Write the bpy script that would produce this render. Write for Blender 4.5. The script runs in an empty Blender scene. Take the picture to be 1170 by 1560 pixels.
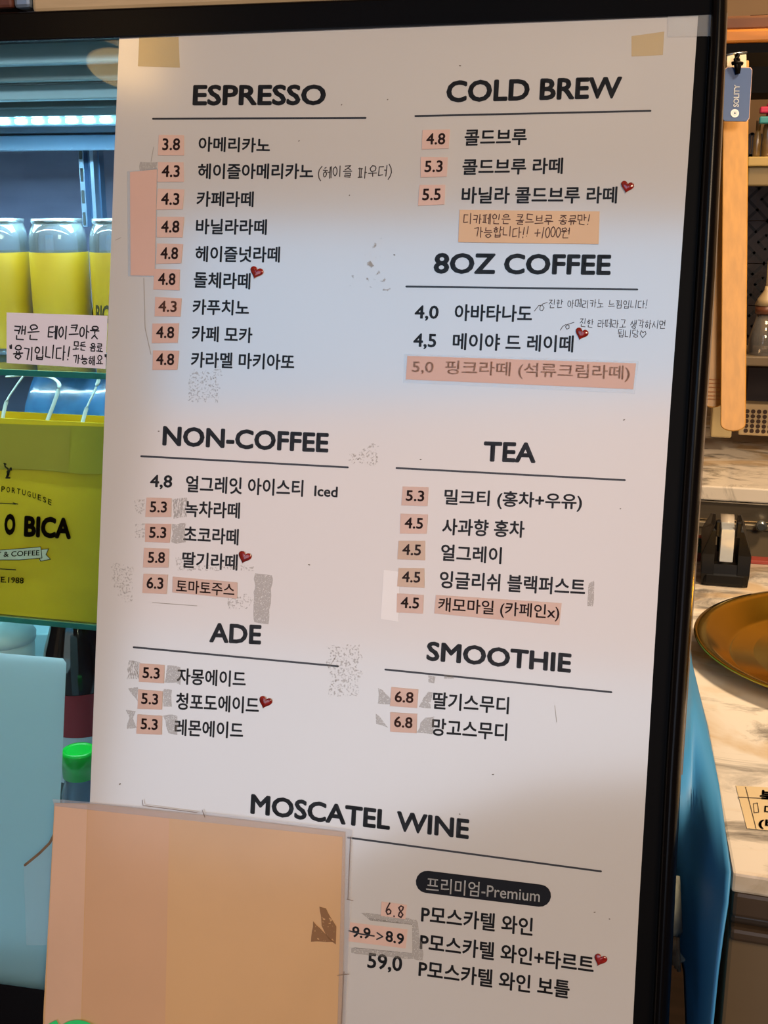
import bpy, bmesh, math, random
import numpy as np
from mathutils import Matrix, Vector
random.seed(7)
SC = bpy.context.scene
COL = SC.collection

# ------------------------------------------------------------------ geometry of the view (1170 x 1560 frame)
F, CX, CY = 1818.0, 585.0, 780.0
def _nz(v): v = np.array(v, float); return v / np.linalg.norm(v)
_u = _nz([7500, 485, -1818]); _d = _nz([-1712, 33305, 1818])
_g = np.array([0, math.cos(math.radians(15)), math.sin(math.radians(15))]); _g = _nz(_g - (_g @ _u) * _u)
_w = np.cross(_g, _u); _w = _w if _w[2] > 0 else -_w
_D = _nz(_d - (_d @ _u) * _u)
R = np.array([_u, _w, -_g])                 # camera frame -> world frame
CAM = np.array([0, 0, 1.45])
_n = np.cross(_u, _D); _n = -_n if _n[2] > 0 else _n
_O = np.array([0, 0, 1.1])
N = R @ _n                                  # outward normal of the slanted case front
DN = R @ _D                                 # "down the board"
def ray(x, y): return np.array([(x - CX) / F, (y - CY) / F, 1.0])
def P(x, y, off=0.0):                       # on the slanted glass plane, lifted by off
    r = ray(x, y); return R @ (r * (_O @ _n + off) / (r @ _n)) + CAM
def H(x, y, h):                             # on the horizontal plane h below the camera
    r = ray(x, y); return R @ (r * h / (r @ _g)) + CAM
def C(x, y, dep): return R @ (ray(x, y) * dep) + CAM
def V(x, y, Y):                             # on the vertical plane world-y = Y
    r = R @ ray(x, y); return r * (Y / r[1]) + CAM

# ------------------------------------------------------------------ camera, world, lights, exposure
cd = bpy.data.cameras.new('camera'); cam = bpy.data.objects.new('camera', cd); COL.objects.link(cam)
cd.sensor_fit = 'VERTICAL'; cd.sensor_height = 36; cd.lens = 36 * F / 1560; cd.clip_start = .02
m = Matrix.Identity(4)
for i, v in enumerate((R @ np.array([1, 0, 0]), R @ np.array([0, -1, 0]), R @ np.array([0, 0, -1]))):
    for j in range(3): m[j][i] = v[j]
for j in range(3): m[j][3] = CAM[j]
cam.matrix_world = m; SC.camera = cam

wd = bpy.data.worlds.new('room_air'); SC.world = wd; wd.use_nodes = True
bgn = wd.node_tree.nodes['Background']; bgn.inputs[0].default_value = (1.0, .80, .62, 1); bgn.inputs[1].default_value = .22
def area(name, loc, target, sx, sy, power, col, spread=180):
    l = bpy.data.lights.new(name, 'AREA'); l.shape = 'RECTANGLE'; l.size = sx; l.size_y = sy; l.energy = power; l.color = col
    l.spread = math.radians(spread)
    o = bpy.data.objects.new(name, l); COL.objects.link(o); o.location = loc
    o.rotation_euler = (Vector(target) - Vector(loc)).to_track_quat('-Z', 'Y').to_euler(); return o
area('ceiling_light_warm', (1.6, -1.5, 2.6), (-.2, 1.2, 1.1), 1.2, .8, 53, (1, .76, .52))
area('counter_fill', (.75, 1.32, 2.5), (.3, 1.75, .87), .3, .3, 8.5, (1, .72, .44), 90)  # unseen lamp added to brighten the tray and counter
area('case_strip_light', (-.75, 1.30, 1.50), (-.75, 1.22, .6), .75, .05, 7.0, (.55, .82, 1))
area('case_front_fill', (-.70, 1.146, 1.596), (-.70, 1.22, .8), .9, .02, 2.6, (.86, .93, 1), 150)  # added fill hidden behind the top bar, brightens the bag and cans
area('kitchen_ceiling_light', (.6, 2.2, 2.5), (.4, 2.9, 1.0), .5, .3, 10, (1, .66, .36))
SC.view_settings.view_transform = 'Standard'; SC.view_settings.look = 'None'
SC.view_settings.gamma = 1; SC.view_settings.use_curve_mapping = False; SC.view_settings.exposure = 0.55

# ------------------------------------------------------------------ materials
def lin(c):
    c = [x / 255 for x in c]
    return tuple((x / 12.92 if x <= .04045 else ((x + .055) / 1.055) ** 2.4) for x in c) + (1,)
MATS = {}
def mat(name, col, rough=.5, metal=0, coat=0, coat_r=.1, var=.06, scale=8, col2=None, bump=0, emit=None, es=0, ior=1.5, spec=.5, stretch=None, coat_ior=1.5):
    if name in MATS: return MATS[name]
    M = bpy.data.materials.new(name); M.use_nodes = True; nt = M.node_tree; b = nt.nodes['Principled BSDF']; L = nt.links.new
    c = lin(col); c2 = lin(col2) if col2 else tuple(max(0, x * (1 - var * 2)) for x in c[:3]) + (1,)
    tc = nt.nodes.new('ShaderNodeTexCoord'); no = nt.nodes.new('ShaderNodeTexNoise'); no.inputs['Scale'].default_value = scale; no.inputs['Detail'].default_value = 5
    src = tc.outputs['Object']
    if stretch:
        mp = nt.nodes.new('ShaderNodeMapping'); mp.inputs['Scale'].default_value = stretch; L(src, mp.inputs[0]); src = mp.outputs[0]
    L(src, no.inputs['Vector'])
    rp = nt.nodes.new('ShaderNodeValToRGB'); rp.color_ramp.elements[0].position = .35; rp.color_ramp.elements[1].position = .65
    rp.color_ramp.elements[0].color = c2; rp.color_ramp.elements[1].color = c
    L(no.outputs[0], rp.inputs[0]); L(rp.outputs[0], b.inputs['Base Color'])
    b.inputs['Roughness'].default_value = rough; b.inputs['Metallic'].default_value = metal
    b.inputs['Coat Weight'].default_value = coat; b.inputs['Coat Roughness'].default_value = coat_r
    b.inputs['IOR'].default_value = ior; b.inputs['Specular IOR Level'].default_value = spec
    if bump:
        bp = nt.nodes.new('ShaderNodeBump'); bp.inputs['Strength'].default_value = bump; bp.inputs['Distance'].default_value = .002
        L(no.outputs[0], bp.inputs['Height']); L(bp.outputs[0], b.inputs['Normal'])
    b.inputs['Coat IOR'].default_value = coat_ior
    if emit: b.inputs['Emission Color'].default_value = lin(emit); b.inputs['Emission Strength'].default_value = es
    MATS[name] = M; return M
def glass(name, tint=(255, 255, 255), rough=.02, refl=1.0, body=0.0, bodycol=(255, 255, 255)):
    """thin clear sheet: transparent with a fresnel sheen, optionally a milky share"""
    if name in MATS: return MATS[name]
    M = bpy.data.materials.new(name); M.use_nodes = True; nt = M.node_tree; nt.nodes.clear(); L = nt.links.new
    out = nt.nodes.new('ShaderNodeOutputMaterial'); tr = nt.nodes.new('ShaderNodeBsdfTransparent'); tr.inputs[0].default_value = lin(tint)
    gl = nt.nodes.new('ShaderNodeBsdfGlossy'); gl.inputs['Roughness'].default_value = rough
    fr = nt.nodes.new('ShaderNodeFresnel'); fr.inputs[0].default_value = 1.45
    mu = nt.nodes.new('ShaderNodeMath'); mu.operation = 'MULTIPLY'; mu.inputs[1].default_value = refl; L(fr.outputs[0], mu.inputs[0])
    df = nt.nodes.new('ShaderNodeBsdfDiffuse'); df.inputs[0].default_value = lin(bodycol)
    m0 = nt.nodes.new('ShaderNodeMixShader'); m0.inputs[0].default_value = body; L(tr.outputs[0], m0.inputs[1]); L(df.outputs[0], m0.inputs[2])
    mx = nt.nodes.new('ShaderNodeMixShader'); L(mu.outputs[0], mx.inputs[0]); L(m0.outputs[0], mx.inputs[1]); L(gl.outputs[0], mx.inputs[2]); L(mx.outputs[0], out.inputs[0])
    MATS[name] = M; return M
def patchy(name, col, scale, cut, alpha=.8, stretch=(1, 1, 1)):
    """worn glue film: breaks up into flakes"""
    if name in MATS: return MATS[name]
    M = bpy.data.materials.new(name); M.use_nodes = True; nt = M.node_tree; b = nt.nodes['Principled BSDF']; L = nt.links.new
    b.inputs['Base Color'].default_value = lin(col); b.inputs['Roughness'].default_value = .6
    tc = nt.nodes.new('ShaderNodeTexCoord'); mp = nt.nodes.new('ShaderNodeMapping'); mp.inputs['Scale'].default_value = stretch
    no = nt.nodes.new('ShaderNodeTexNoise'); no.inputs['Scale'].default_value = scale; no.inputs['Detail'].default_value = 6
    L(tc.outputs['Object'], mp.inputs[0]); L(mp.outputs[0], no.inputs['Vector'])
    rp = nt.nodes.new('ShaderNodeValToRGB'); rp.color_ramp.elements[0].position = cut - .04; rp.color_ramp.elements[1].position = cut + .04
    rp.color_ramp.elements[0].color = (0, 0, 0, 1); rp.color_ramp.elements[1].color = (alpha,) * 3 + (1,)
    L(no.outputs[0], rp.inputs[0]); L(rp.outputs[0], b.inputs['Alpha'])
    MATS[name] = M; return M
def marble(name):
    if name in MATS: return MATS[name]
    M = bpy.data.materials.new(name); M.use_nodes = True; nt = M.node_tree; b = nt.nodes['Principled BSDF']; L = nt.links.new
    tc = nt.nodes.new('ShaderNodeTexCoord'); mp = nt.nodes.new('ShaderNodeMapping'); mp.inputs['Scale'].default_value = (1.0, 1.9, 1); mp.inputs['Rotation'].default_value = (0, 0, .35)
    L(tc.outputs['Object'], mp.inputs[0])
    n1 = nt.nodes.new('ShaderNodeTexNoise'); n1.inputs['Scale'].default_value = 7; n1.inputs['Detail'].default_value = 9; n1.inputs['Roughness'].default_value = .65; n1.inputs['Distortion'].default_value = .9
    n2 = nt.nodes.new('ShaderNodeTexNoise'); n2.inputs['Scale'].default_value = 3.2; n2.inputs['Detail'].default_value = 6; n2.inputs['Distortion'].default_value = 1.4
    L(mp.outputs[0], n1.inputs['Vector']); L(mp.outputs[0], n2.inputs['Vector'])
    r1 = nt.nodes.new('ShaderNodeValToRGB'); e = r1.color_ramp.elements
    e[0].position = .36; e[0].color = lin((120, 116, 112)); e[1].position = .5; e[1].color = lin((222, 214, 204))
    x = e.new(.43); x.color = lin((176, 170, 162))
    r2 = nt.nodes.new('ShaderNodeValToRGB'); e = r2.color_ramp.elements
    e[0].position = .5; e[0].color = (0, 0, 0, 1); e[1].position = .62; e[1].color = (.75,) * 3 + (1,)
    L(n1.outputs[0], r1.inputs[0]); L(n2.outputs[0], r2.inputs[0])
    mx = nt.nodes.new('ShaderNodeMix'); mx.data_type = 'RGBA'; L(r2.outputs[0], mx.inputs[0]); L(r1.outputs[0], mx.inputs[6])
    mx.inputs[7].default_value = lin((196, 168, 128)); L(mx.outputs[2], b.inputs['Base Color']); b.inputs['Roughness'].default_value = .22
    MATS[name] = M; return M
def frosted(name, col):
    M = bpy.data.materials.new(name); M.use_nodes = True; nt = M.node_tree; nt.nodes.clear(); L = nt.links.new
    out = nt.nodes.new('ShaderNodeOutputMaterial'); d = nt.nodes.new('ShaderNodeBsdfDiffuse'); t = nt.nodes.new('ShaderNodeBsdfTranslucent')
    d.inputs[0].default_value = lin(col); t.inputs[0].default_value = lin(col); mx = nt.nodes.new('ShaderNodeMixShader'); mx.inputs[0].default_value = .62
    L(d.outputs[0], mx.inputs[1]); L(t.outputs[0], mx.inputs[2]); L(mx.outputs[0], out.inputs[0]); MATS[name] = M; return M
def emis(name, col, s):
    if name in MATS: return MATS[name]
    M = bpy.data.materials.new(name); M.use_nodes = True; b = M.node_tree.nodes['Principled BSDF']
    b.inputs['Base Color'].default_value = lin(col); b.inputs['Emission Color'].default_value = lin(col); b.inputs['Emission Strength'].default_value = s
    MATS[name] = M; return M

paper = mat('poster_paper', (214, 208, 203), .42, coat=1, coat_r=.12, var=.012, scale=5, coat_ior=2.2)
ink = mat('black_ink', (38, 34, 34), .45, coat=.5, coat_r=.2, var=.05, scale=60)
ink_soft = mat('grey_marker_ink', (62, 54, 54), .6, var=.1, scale=200)
ink_brown = mat('brown_price_ink', (62, 30, 22), .5, var=.1, scale=200)
ink_faint = mat('faded_tan_ink', (212, 165, 134), .5, coat=.7, coat_r=.3, coat_ior=1.9, var=.03, scale=100)
peach = mat('peach_label_paper', (226, 184, 162), .5, coat=.7, coat_r=.3, coat_ior=2.0, var=.04, scale=30)
peach_dark = mat('pink_cover_paper', (222, 176, 154), .5, coat=.7, coat_r=.3, coat_ior=1.9, var=.03, scale=12)
tan_note = mat('tan_note_paper', (228, 188, 146), .5, coat=.5, coat_ior=1.8, coat_r=.3, var=.03, scale=20)
blank_tan = mat('blank_tan_paper', (226, 178, 122), .45, coat=.6, coat_r=.14, coat_ior=1.7, var=.05, scale=6)
blank_pink = mat('pinkish_paper_strip', (224, 174, 130), .45, coat=.6, coat_r=.14, coat_ior=1.7, var=.03, scale=9)
heart_red = mat('glossy_red_gel', (158, 30, 24), .22, coat=1, var=.25, scale=260)
white_ink = mat('white_ink', (250, 250, 250), .5, var=.02, coat=1, coat_ior=2.2)
black_gloss = mat('black_case_lacquer', (10, 8, 9), .25, var=.1, spec=.15)
black_matte = mat('black_matte_border', (8, 6, 5), .45, var=.1, spec=.08)
tape = glass('clear_tape', rough=.25, refl=2.2, body=.10)
tape_tan = glass('aged_tan_tape', (255, 250, 236), rough=.3, refl=1.0, body=.12, bodycol=(226, 204, 160))
white_tape = mat('white_tape_paper', (234, 230, 227), .4, coat=1, coat_ior=2.2, var=.02)
pane = glass('case_glass', (236, 246, 244), rough=.0, refl=.8)
shelf_glass = glass('shelf_glass', (236, 246, 244), rough=.02, refl=1.3, body=.02, bodycol=(150, 210, 200))
shelf_edge = mat('teal_glass_edge', (52, 138, 124), .15, coat=1, var=.15, scale=30)
glue = patchy('glue_film', (160, 154, 148), 900, .40, .33)
glue_soft = patchy('faint_glue_film', (166, 158, 150), 520, .56, .30)
glue_line = patchy('streaky_glue_film', (160, 154, 148), 420, .48, .42, (3, 3, .4))
glue_tan = patchy('brown_glue_film', (150, 108, 70), 300, .36, .8)

# ------------------------------------------------------------------ mesh helpers
def link(name, verts, faces, material, parent=None, smooth=False, mats=None, midx=None):
    me = bpy.data.meshes.new(name); me.from_pydata([tuple(map(float, v)) for v in verts], [], faces); me.update()
    for mm in (mats or [material]): me.materials.append(mm)
    if midx is not None:
        for p, i in zip(me.polygons, midx): p.material_index = i
    if smooth:
        for p in me.polygons: p.use_smooth = True
    o = bpy.data.objects.new(name, me); COL.objects.link(o)
    if parent: o.parent = parent
    return o
def tag(o, label=None, cat=None, group=None, kind=None):
    if label: o['label'] = label
    if cat: o['category'] = cat
    if group: o['group'] = group
    if kind: o['kind'] = kind
    return o
def empty(name, label, cat, group=None, kind=None):
    o = bpy.data.objects.new(name, None); COL.objects.link(o); o.empty_display_size = .02
    return tag(o, label, cat, group, kind)
def prism(a, b):                                  # two matching loops -> closed solid
    n = len(a); f = [tuple(range(n))[::-1], tuple(range(n, 2 * n))]
    f += [(i, (i + 1) % n, n + (i + 1) % n, n + i) for i in range(n)]
    return list(a) + list(b), f
def slab(name, px, o0, o1, material, parent=None, bevel=0):   # polygon in photo pixels, real thickness on the slanted front
    v, f = prism([P(x, y, o0) for x, y in px], [P(x, y, o1) for x, y in px])
    o = link(name, v, f, material, parent)
    fix(o); 
    if bevel: bev(o, bevel)
    return o
def fix(o):
    bm = bmesh.new(); bm.from_mesh(o.data); bmesh.ops.recalc_face_normals(bm, faces=bm.faces); bm.to_mesh(o.data); bm.free()
def bev(o, w, seg=2):
    b = o.modifiers.new('bevel', 'BEVEL'); b.width = w; b.segments = seg; b.limit_method = 'ANGLE'; b.angle_limit = math.radians(40)
    for p in o.data.polygons: p.use_smooth = False
    return o
def box(name, x0, x1, y0, y1, z0, z1, material, parent=None, bevel=0):
    a = [(x0, y0, z0), (x1, y0, z0), (x1, y1, z0), (x0, y1, z0)]; b = [(x, y, z1) for x, y, z in a]
    v, f = prism(a, b); o = link(name, v, f, material, parent); fix(o)
    if bevel: bev(o, bevel)
    return o
def vbox(name, px0, py0, px1, py1, Y, t, material, parent=None, bevel=0):   # front face seen between two pixels, on plane y=Y
    a = V(px0, (py0 + py1) / 2, Y); b = V(px1, (py0 + py1) / 2, Y); c = V((px0 + px1) / 2, py0, Y); d = V((px0 + px1) / 2, py1, Y)
    return box(name, a[0], b[0], Y, Y + t, d[2], c[2], material, parent, bevel)
def lathe(name, prof, c, material, parent=None, n=40, cap=True, M=None, mats=None, split=None):
    v, f, mi = [], [], []
    for r, z in prof:
        for k in range(n):
            a = 2 * math.pi * k / n; v.append((r * math.cos(a), r * math.sin(a), z))
    for i in range(len(prof) - 1):
        for k in range(n):
            f.append((i * n + k, i * n + (k + 1) % n, (i + 1) * n + (k + 1) % n, (i + 1) * n + k)); mi.append(split(i) if split else 0)
    if cap:
        f.append(tuple(range(n))[::-1]); mi.append(0)
        f.append(tuple((len(prof) - 1) * n + k for k in range(n))); mi.append(0)
    if M is not None: v = [M @ Vector(p) for p in v]
    v = [(p[0] + c[0], p[1] + c[1], p[2] + c[2]) for p in v]
    o = link(name, v, f, material, parent, mats=mats, midx=mi)
    for p in o.data.polygons: p.use_smooth = len(p.vertices) == 4
    return o
def tube(name, pts, r, material, parent=None, n=8, flat=1.0):
    v, f = [], []; pts = [Vector(p) for p in pts]
    for i, p in enumerate(pts):
        t = (pts[min(i + 1, len(pts) - 1)] - pts[max(i - 1, 0)]).normalized()
        a = t.cross(Vector((0, 0, 1)) if abs(t.z) < .9 else Vector((0, 1, 0))).normalized(); b = t.cross(a)
        for k in range(n):
            an = 2 * math.pi * k / n; v.append(p + a * r * math.cos(an) + b * r * flat * math.sin(an))
    for i in range(len(pts) - 1):
        for k in range(n): f.append((i * n + k, i * n + (k + 1) % n, (i + 1) * n + (k + 1) % n, (i + 1) * n + k))
    f.append(tuple(range(n))[::-1]); f.append(tuple((len(pts) - 1) * n + k for k in range(n)))
    o = link(name, v, f, material, parent, smooth=True); fix(o); return o

# ------------------------------------------------------------------ printed text
_cache = {}
def glyphs(body):
    if body in _cache: return _cache[body]
    c = bpy.data.curves.new('lettering', 'FONT'); c.body = body; c.size = 1; c.resolution_u = 3
    o = bpy.data.objects.new('lettering', c); COL.objects.link(o); bpy.context.view_layer.update()
    dg = bpy.context.evaluated_depsgraph_get(); me = bpy.data.meshes.new_from_object(o.evaluated_get(dg))
    v = np.array([(p.co.x, p.co.y) for p in me.vertices]); f = [tuple(p.vertices) for p in me.polygons]
    bpy.data.objects.remove(o); bpy.data.curves.remove(c); bpy.data.meshes.remove(me)
    _cache[body] = (v, f); return v, f
def up_px(x, y):
    d = np.array([x + 1127., y - 34085.]); return d / np.linalg.norm(d)
def pxmap(p0, p1, h):
    p0 = np.array(p0, float); p1 = np.array(p1, float)
    def fn(s, t):
        q = p0 + (p1 - p0) * s; return q + up_px(*q) * t * h
    return fn
SH8 = [(math.cos(a), math.sin(a)) for a in [k * math.pi / 4 for k in range(8)]] + [(0, 0)]
def Pv(q, off):
    r = np.column_stack([(q[:, 0] - CX) / F, (q[:, 1] - CY) / F, np.ones(len(q))]); k = (_O @ _n + off) / (r @ _n)
    return (r * k[:, None]) @ R.T + CAM
def text(name, body, p0, p1, h, off, material, parent, bold=0.0, proj=None):
    """lettering whose box runs from pixel p0 to p1 along its foot and is h pixels tall; bold in em"""
    v, f = glyphs(body); lo = v.min(0) - bold; hi = v.max(0) + bold; a = np.array(p0, float); c = np.array(p1, float); up = up_px(*((a + c) / 2))
    V_, F_ = [], []
    for dx, dy in (SH8 if bold else [(0, 0)]):
        b = len(V_); s_ = (v + [dx * bold, dy * bold] - lo) / (hi - lo)
        q = a + (c - a) * s_[:, :1] + up * h * s_[:, 1:]
        V_ += list(Pv(q, off)) if proj is None else [proj(*k) for k in q]
        F_ += [tuple(i + b for i in t) for t in f]
    o = link(name, V_, F_, material, parent); return o

# ------------------------------------------------------------------ hand lettering: strokes
CIRC = [(.5 + .5 * math.cos(a), .5 + .5 * math.sin(a)) for a in [math.pi / 2 + k * math.pi / 6 for k in range(13)]]
def sc(st, x, y, w, h): return [[(x + a * w, y + b * h) for a, b in s] for s in st]
G_ = [[(0, 1), (1, 1), (.75, 0)]]; Nn = [[(0, 1), (0, 0), (1, 0)]]; Dd = [[(1, 1), (0, 1), (0, 0), (1, 0)]]
Rr = [[(0, 1), (1, 1), (1, .5), (0, .5), (0, 0), (1, 0)]]; Mm = [[(0, 1), (1, 1), (1, 0), (0, 0), (0, 1)]]
Bb = [[(0, 1), (0, 0), (1, 0), (1, 1)], [(0, .5), (1, .5)]]; Ss = [[(.5, 1), (.35, .5), (0, 0)], [(.45, .6), (1, 0)]]
Oo = [CIRC]; Jj = [[(0, 1), (1, 1), (.4, .45), (0, 0)], [(.5, .5), (1, 0)]]
Cc = [[(.35, 1), (.65, 1)]] + sc(Jj, 0, 0, 1, .78); Kk = G_ + [[(0, .5), (.9, .5)]]; Tt = Dd + [[(0, .5), (1, .5)]]
Pp = [[(0, 1), (1, 1)], [(0, 0), (1, 0)], [(.3, 1), (.3, 0)], [(.7, 1), (.7, 0)]]
Hh = [[(.35, 1), (.65, 1)], [(0, .75), (1, .75)]] + sc(Oo, .15, 0, .7, .55)
dbl = lambda s: sc(s, 0, 0, .45, 1) + sc(s, .55, 0, .45, 1)
LEAD = [G_, dbl(G_), Nn, Dd, dbl(Dd), Rr, Mm, Bb, dbl(Bb), Ss, dbl(Ss), Oo, Jj, dbl(Jj), Cc, Kk, Tt, Pp, Hh]
TAIL = [None, G_, dbl(G_), None, Nn, None, None, Dd, Rr, None, None, None, None, None, None, None, Mm, Bb, None, Ss, dbl(Ss), Oo, Jj, Cc, Kk, Tt, Pp, Hh]
VV = {0: [[(.5, 1), (.5, 0)], [(.5, .55), (1, .55)]], 1: [[(.2, 1), (.2, 0)], [(.2, .5), (.8, .5)], [(.8, 1), (.8, 0)]],
      2: [[(.5, 1), (.5, 0)], [(.5, .65), (1, .65)], [(.5, .4), (1, .4)]], 4: [[(.7, 1), (.7, 0)], [(.7, .55), (.1, .55)]],
      5: [[(.5, 1), (.5, 0)], [(.5, .5), (0, .5)], [(.95, 1), (.95, 0)]], 6: [[(.7, 1), (.7, 0)], [(.7, .65), (.1, .65)], [(.7, .4), (.1, .4)]],
      7: [[(.5, 1), (.5, 0)], [(.5, .6), (0, .6)], [(.5, .4), (0, .4)], [(.95, 1), (.95, 0)]], 20: [[(.6, 1), (.6, 0)]]}
HV = {8: [[(0, 0), (1, 0)], [(.5, 0), (.5, .8)]], 12: [[(0, 0), (1, 0)], [(.35, 0), (.35, .8)], [(.65, 0), (.65, .8)]],
      13: [[(0, 1), (1, 1)], [(.5, 1), (.5, 0)]], 17: [[(0, 1), (1, 1)], [(.35, 1), (.35, 0)], [(.65, 1), (.65, 0)]], 18: [[(0, .5), (1, .5)]]}
CV = {9: (8, 0), 10: (8, 1), 11: (8, 20), 14: (13, 4), 15: (13, 5), 16: (13, 20), 19: (18, 20)}
OTHER = {'(': (.4, [[(1, 1.1), (.3, .75), (.15, .4), (.4, 0), (.9, -.2)]]), ')': (.4, [[(0, 1.1), (.6, .75), (.75, .4), (.5, 0), (0, -.2)]]),
         '!': (.3, [[(.7, 1), (.45, .3)], [(.35, .05), (.32, .0)]]), '+': (.7, [[(.05, .45), (.95, .5)], [(.5, .85), (.45, .1)]]),
         '1': (.35, [[(.7, 1), (.3, 0)]]), '0': (.5, [CIRC]), '6': (.6, [[(.6, 1), (.2, .55), (.1, .25), (.35, 0), (.8, .1), (.85, .35), (.5, .5), (.15, .3)]]),
         '8': (.65, [[(.8, .9), (.45, 1), (.15, .8), (.4, .55), (.85, .25), (.6, 0), (.2, .1), (.3, .4), (.75, .7), (.8, .9)]]), '.': (.3, [[(.4, .05), (.45, .0)]]),
         '"': (.35, [[(.2, 1.1), (.35, .85)], [(.6, 1.15), (.7, .85)]]), ' ': (.45, []), '^': (1.0, [[(.5, 0), (.05, .55), (.2, .95), (.5, .7), (.8, .95), (.95, .55), (.5, 0)]])}
def syllable(ch):
    if ch in OTHER: return OTHER[ch]
    k = ord(ch) - 0xAC00; l, v, t = k // 588, (k % 588) // 28, k % 28
    b = .38 if TAIL[t] else 0; hh = 1 - b
    st = []
    if v in VV: st += sc(LEAD[l], .02, b + .12 * hh, .46, .78 * hh) + sc(VV[v], .56, b, .38, hh)
    elif v in HV:
        st += sc(LEAD[l], .18, b + .46 * hh, .62, .52 * hh) + sc(HV[v], .02, b + .04, .94, .32 * hh)
    else:
        a, c = CV[v]; st += sc(LEAD[l], .05, b + .48 * hh, .5, .48 * hh) + sc(HV[a], .0, b + .1 * hh, .6, .3 * hh) + sc(VV[c], .66, b, .32, hh)
    if TAIL[t]: st += sc(TAIL[t], .22, 0, .6, .32)
    return 1.0, st
def ribbon(strokes, wid, V_, F_, proj):
    for s in strokes:
        for i in range(len(s) - 1):
            a, c = np.array(s[i]), np.array(s[i + 1]); d = c - a; L = np.linalg.norm(d)
            if L < 1e-6: continue
            nn = np.array([-d[1], d[0]]) / L * wid / 2; k = len(V_)
            V_ += [proj(*q) for q in (a + nn, a - nn, c - nn, c + nn)]; F_.append((k, k + 1, k + 2, k + 3))
        for q in s:
            k = len(V_); V_ += [proj(q[0] + wid / 2 * math.cos(t * math.pi / 3), q[1] + wid / 2 * math.sin(t * math.pi / 3)) for t in range(6)]
            F_.append(tuple(range(k, k + 6)))
def hand(name, body, p0, p1, h, wid, off, material, parent, jit=.05, proj=None, extra=()):
    items = [syllable(c) for c in body]; tot = sum(a + .12 for a, _ in items) - .12; fn = pxmap(p0, p1, h); x = 0; S = []
    for a, st in items:
        dy = random.uniform(-.08, .08); sl = random.uniform(.0, .12)
        for s in st:
            if a == 1.0: s = [(q[0], q[1]) for q in s]
            S.append([fn((x + a * q[0] * (1 + random.uniform(-jit, jit)) + sl * q[1] * .5) / tot, q[1] + dy + random.uniform(-jit, jit)) for q in s])
        x += a + .12
    V_, F_ = [], []; ribbon(list(S) + [list(map(np.array, e)) for e in extra], wid, V_, F_, proj or (lambda a, c: P(a, c, off)))
    return link(name, V_, F_, material, parent)
def strokes(name, st, wid, off, material, parent):
    V_, F_ = [], []; ribbon(st, wid, V_, F_, lambda a, c: P(a, c, off)); return link(name, V_, F_, material, parent)

# ------------------------------------------------------------------ the room around (setting)
plaster = mat('warm_plaster', (190, 165, 140), .8, var=.05); dark_floor = mat('dark_wood_floor', (70, 52, 40), .5, var=.2, scale=5, stretch=(1, 8, 1))
st = lambda o: tag(o, kind='structure')
st(box('floor', -4, 4, -4.2, 4.2, -.05, 0, dark_floor))
st(box('ceiling', -4, 4, -4.2, 4.2, 4.1, 4.15, plaster))
st(box('wall_left', -4.05, -4, -4.2, 4.2, 0, 4.1, plaster))
st(box('wall_right', 4, 4.05, -4.2, 4.2, 0, 4.1, mat('brown_wall', (110, 80, 60), .8)))
st(box('wall_back', -4, 4, 3.3, 3.35, 0, 4.1, mat('tan_wall', (146, 118, 84), .7, var=.04)))
# street side behind the camera: a tall daylit shop window, sky above, the lit street front and pavement below; glowing panes shaped for the poster's reflections
CZ = 4.1
st(box('wall_front', -4, -2.95, -4.2, -4.1, 0, CZ, plaster)); st(box('wall_front', .35, 4, -4.2, -4.1, 0, CZ, plaster))
st(box('wall_front', -2.95, .35, -4.2, -4.1, 3.65, CZ, plaster))
st(box('wall_front', -2.95, .35, -4.2, -4.1, 0, .06, plaster))
sky_pane = emis('daylit_sky_view', (118, 200, 255), 1.7); street_pane = emis('daylit_facade_view', (240, 226, 236), 1.25); pave_pane = emis('daylit_pavement_view', (216, 232, 255), 1.6)
dark_pave = mat('shaded_pavement_view', (60, 54, 50), .8)
win = empty('window_1', None, None, kind='structure')
def pane_poly(nm, pts, m_):
    v, f = prism([(x, -4.17, z) for x, z in pts], [(x, -4.16, z) for x, z in pts]); fix(link(nm, v, f, m_, win))
pane_poly('sky_view', [(-2.95, 2.5), (.35, 2.75), (.35, 3.65), (-2.95, 3.65)], sky_pane)
pane_poly('street_view', [(-2.95, 1.25), (.35, 1.25), (.35, 2.75), (-2.95, 2.5)], street_pane)
pane_poly('pavement_view', [(-2.95, .06), (-1.7, .06), (-1.3, .32), (-.6, .62), (0, .74), (.35, .78), (.35, 1.25), (-2.95, 1.25)], pave_pane)
pane_poly('shaded_view', [(-1.7, .06), (.35, .06), (.35, .78), (0, .74), (-.6, .62), (-1.3, .32)], dark_pave)  # dark pane, outline shaped to darken the poster's lower right reflection
# ------------------------------------------------------------------ display case
case = empty('display_case', 'black framed chilled glass display case lit blue inside, carrying the menu poster on its front', 'display case')
L0, BOT = -420, 1640
YB = 1.62                                         # back of the case
slab('front_glass', [(L0, 55), (1075, 10), (1000, 1600), (L0, 1470)], -.006, 0, pane, case)
# top bar
slab('frame_top', [(-420, 35), (1108, -22), (1104, 22), (1062, 24), (183, 58), (0, 64), (-420, 82)], -.012, .004, black_gloss, case, .002)
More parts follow.
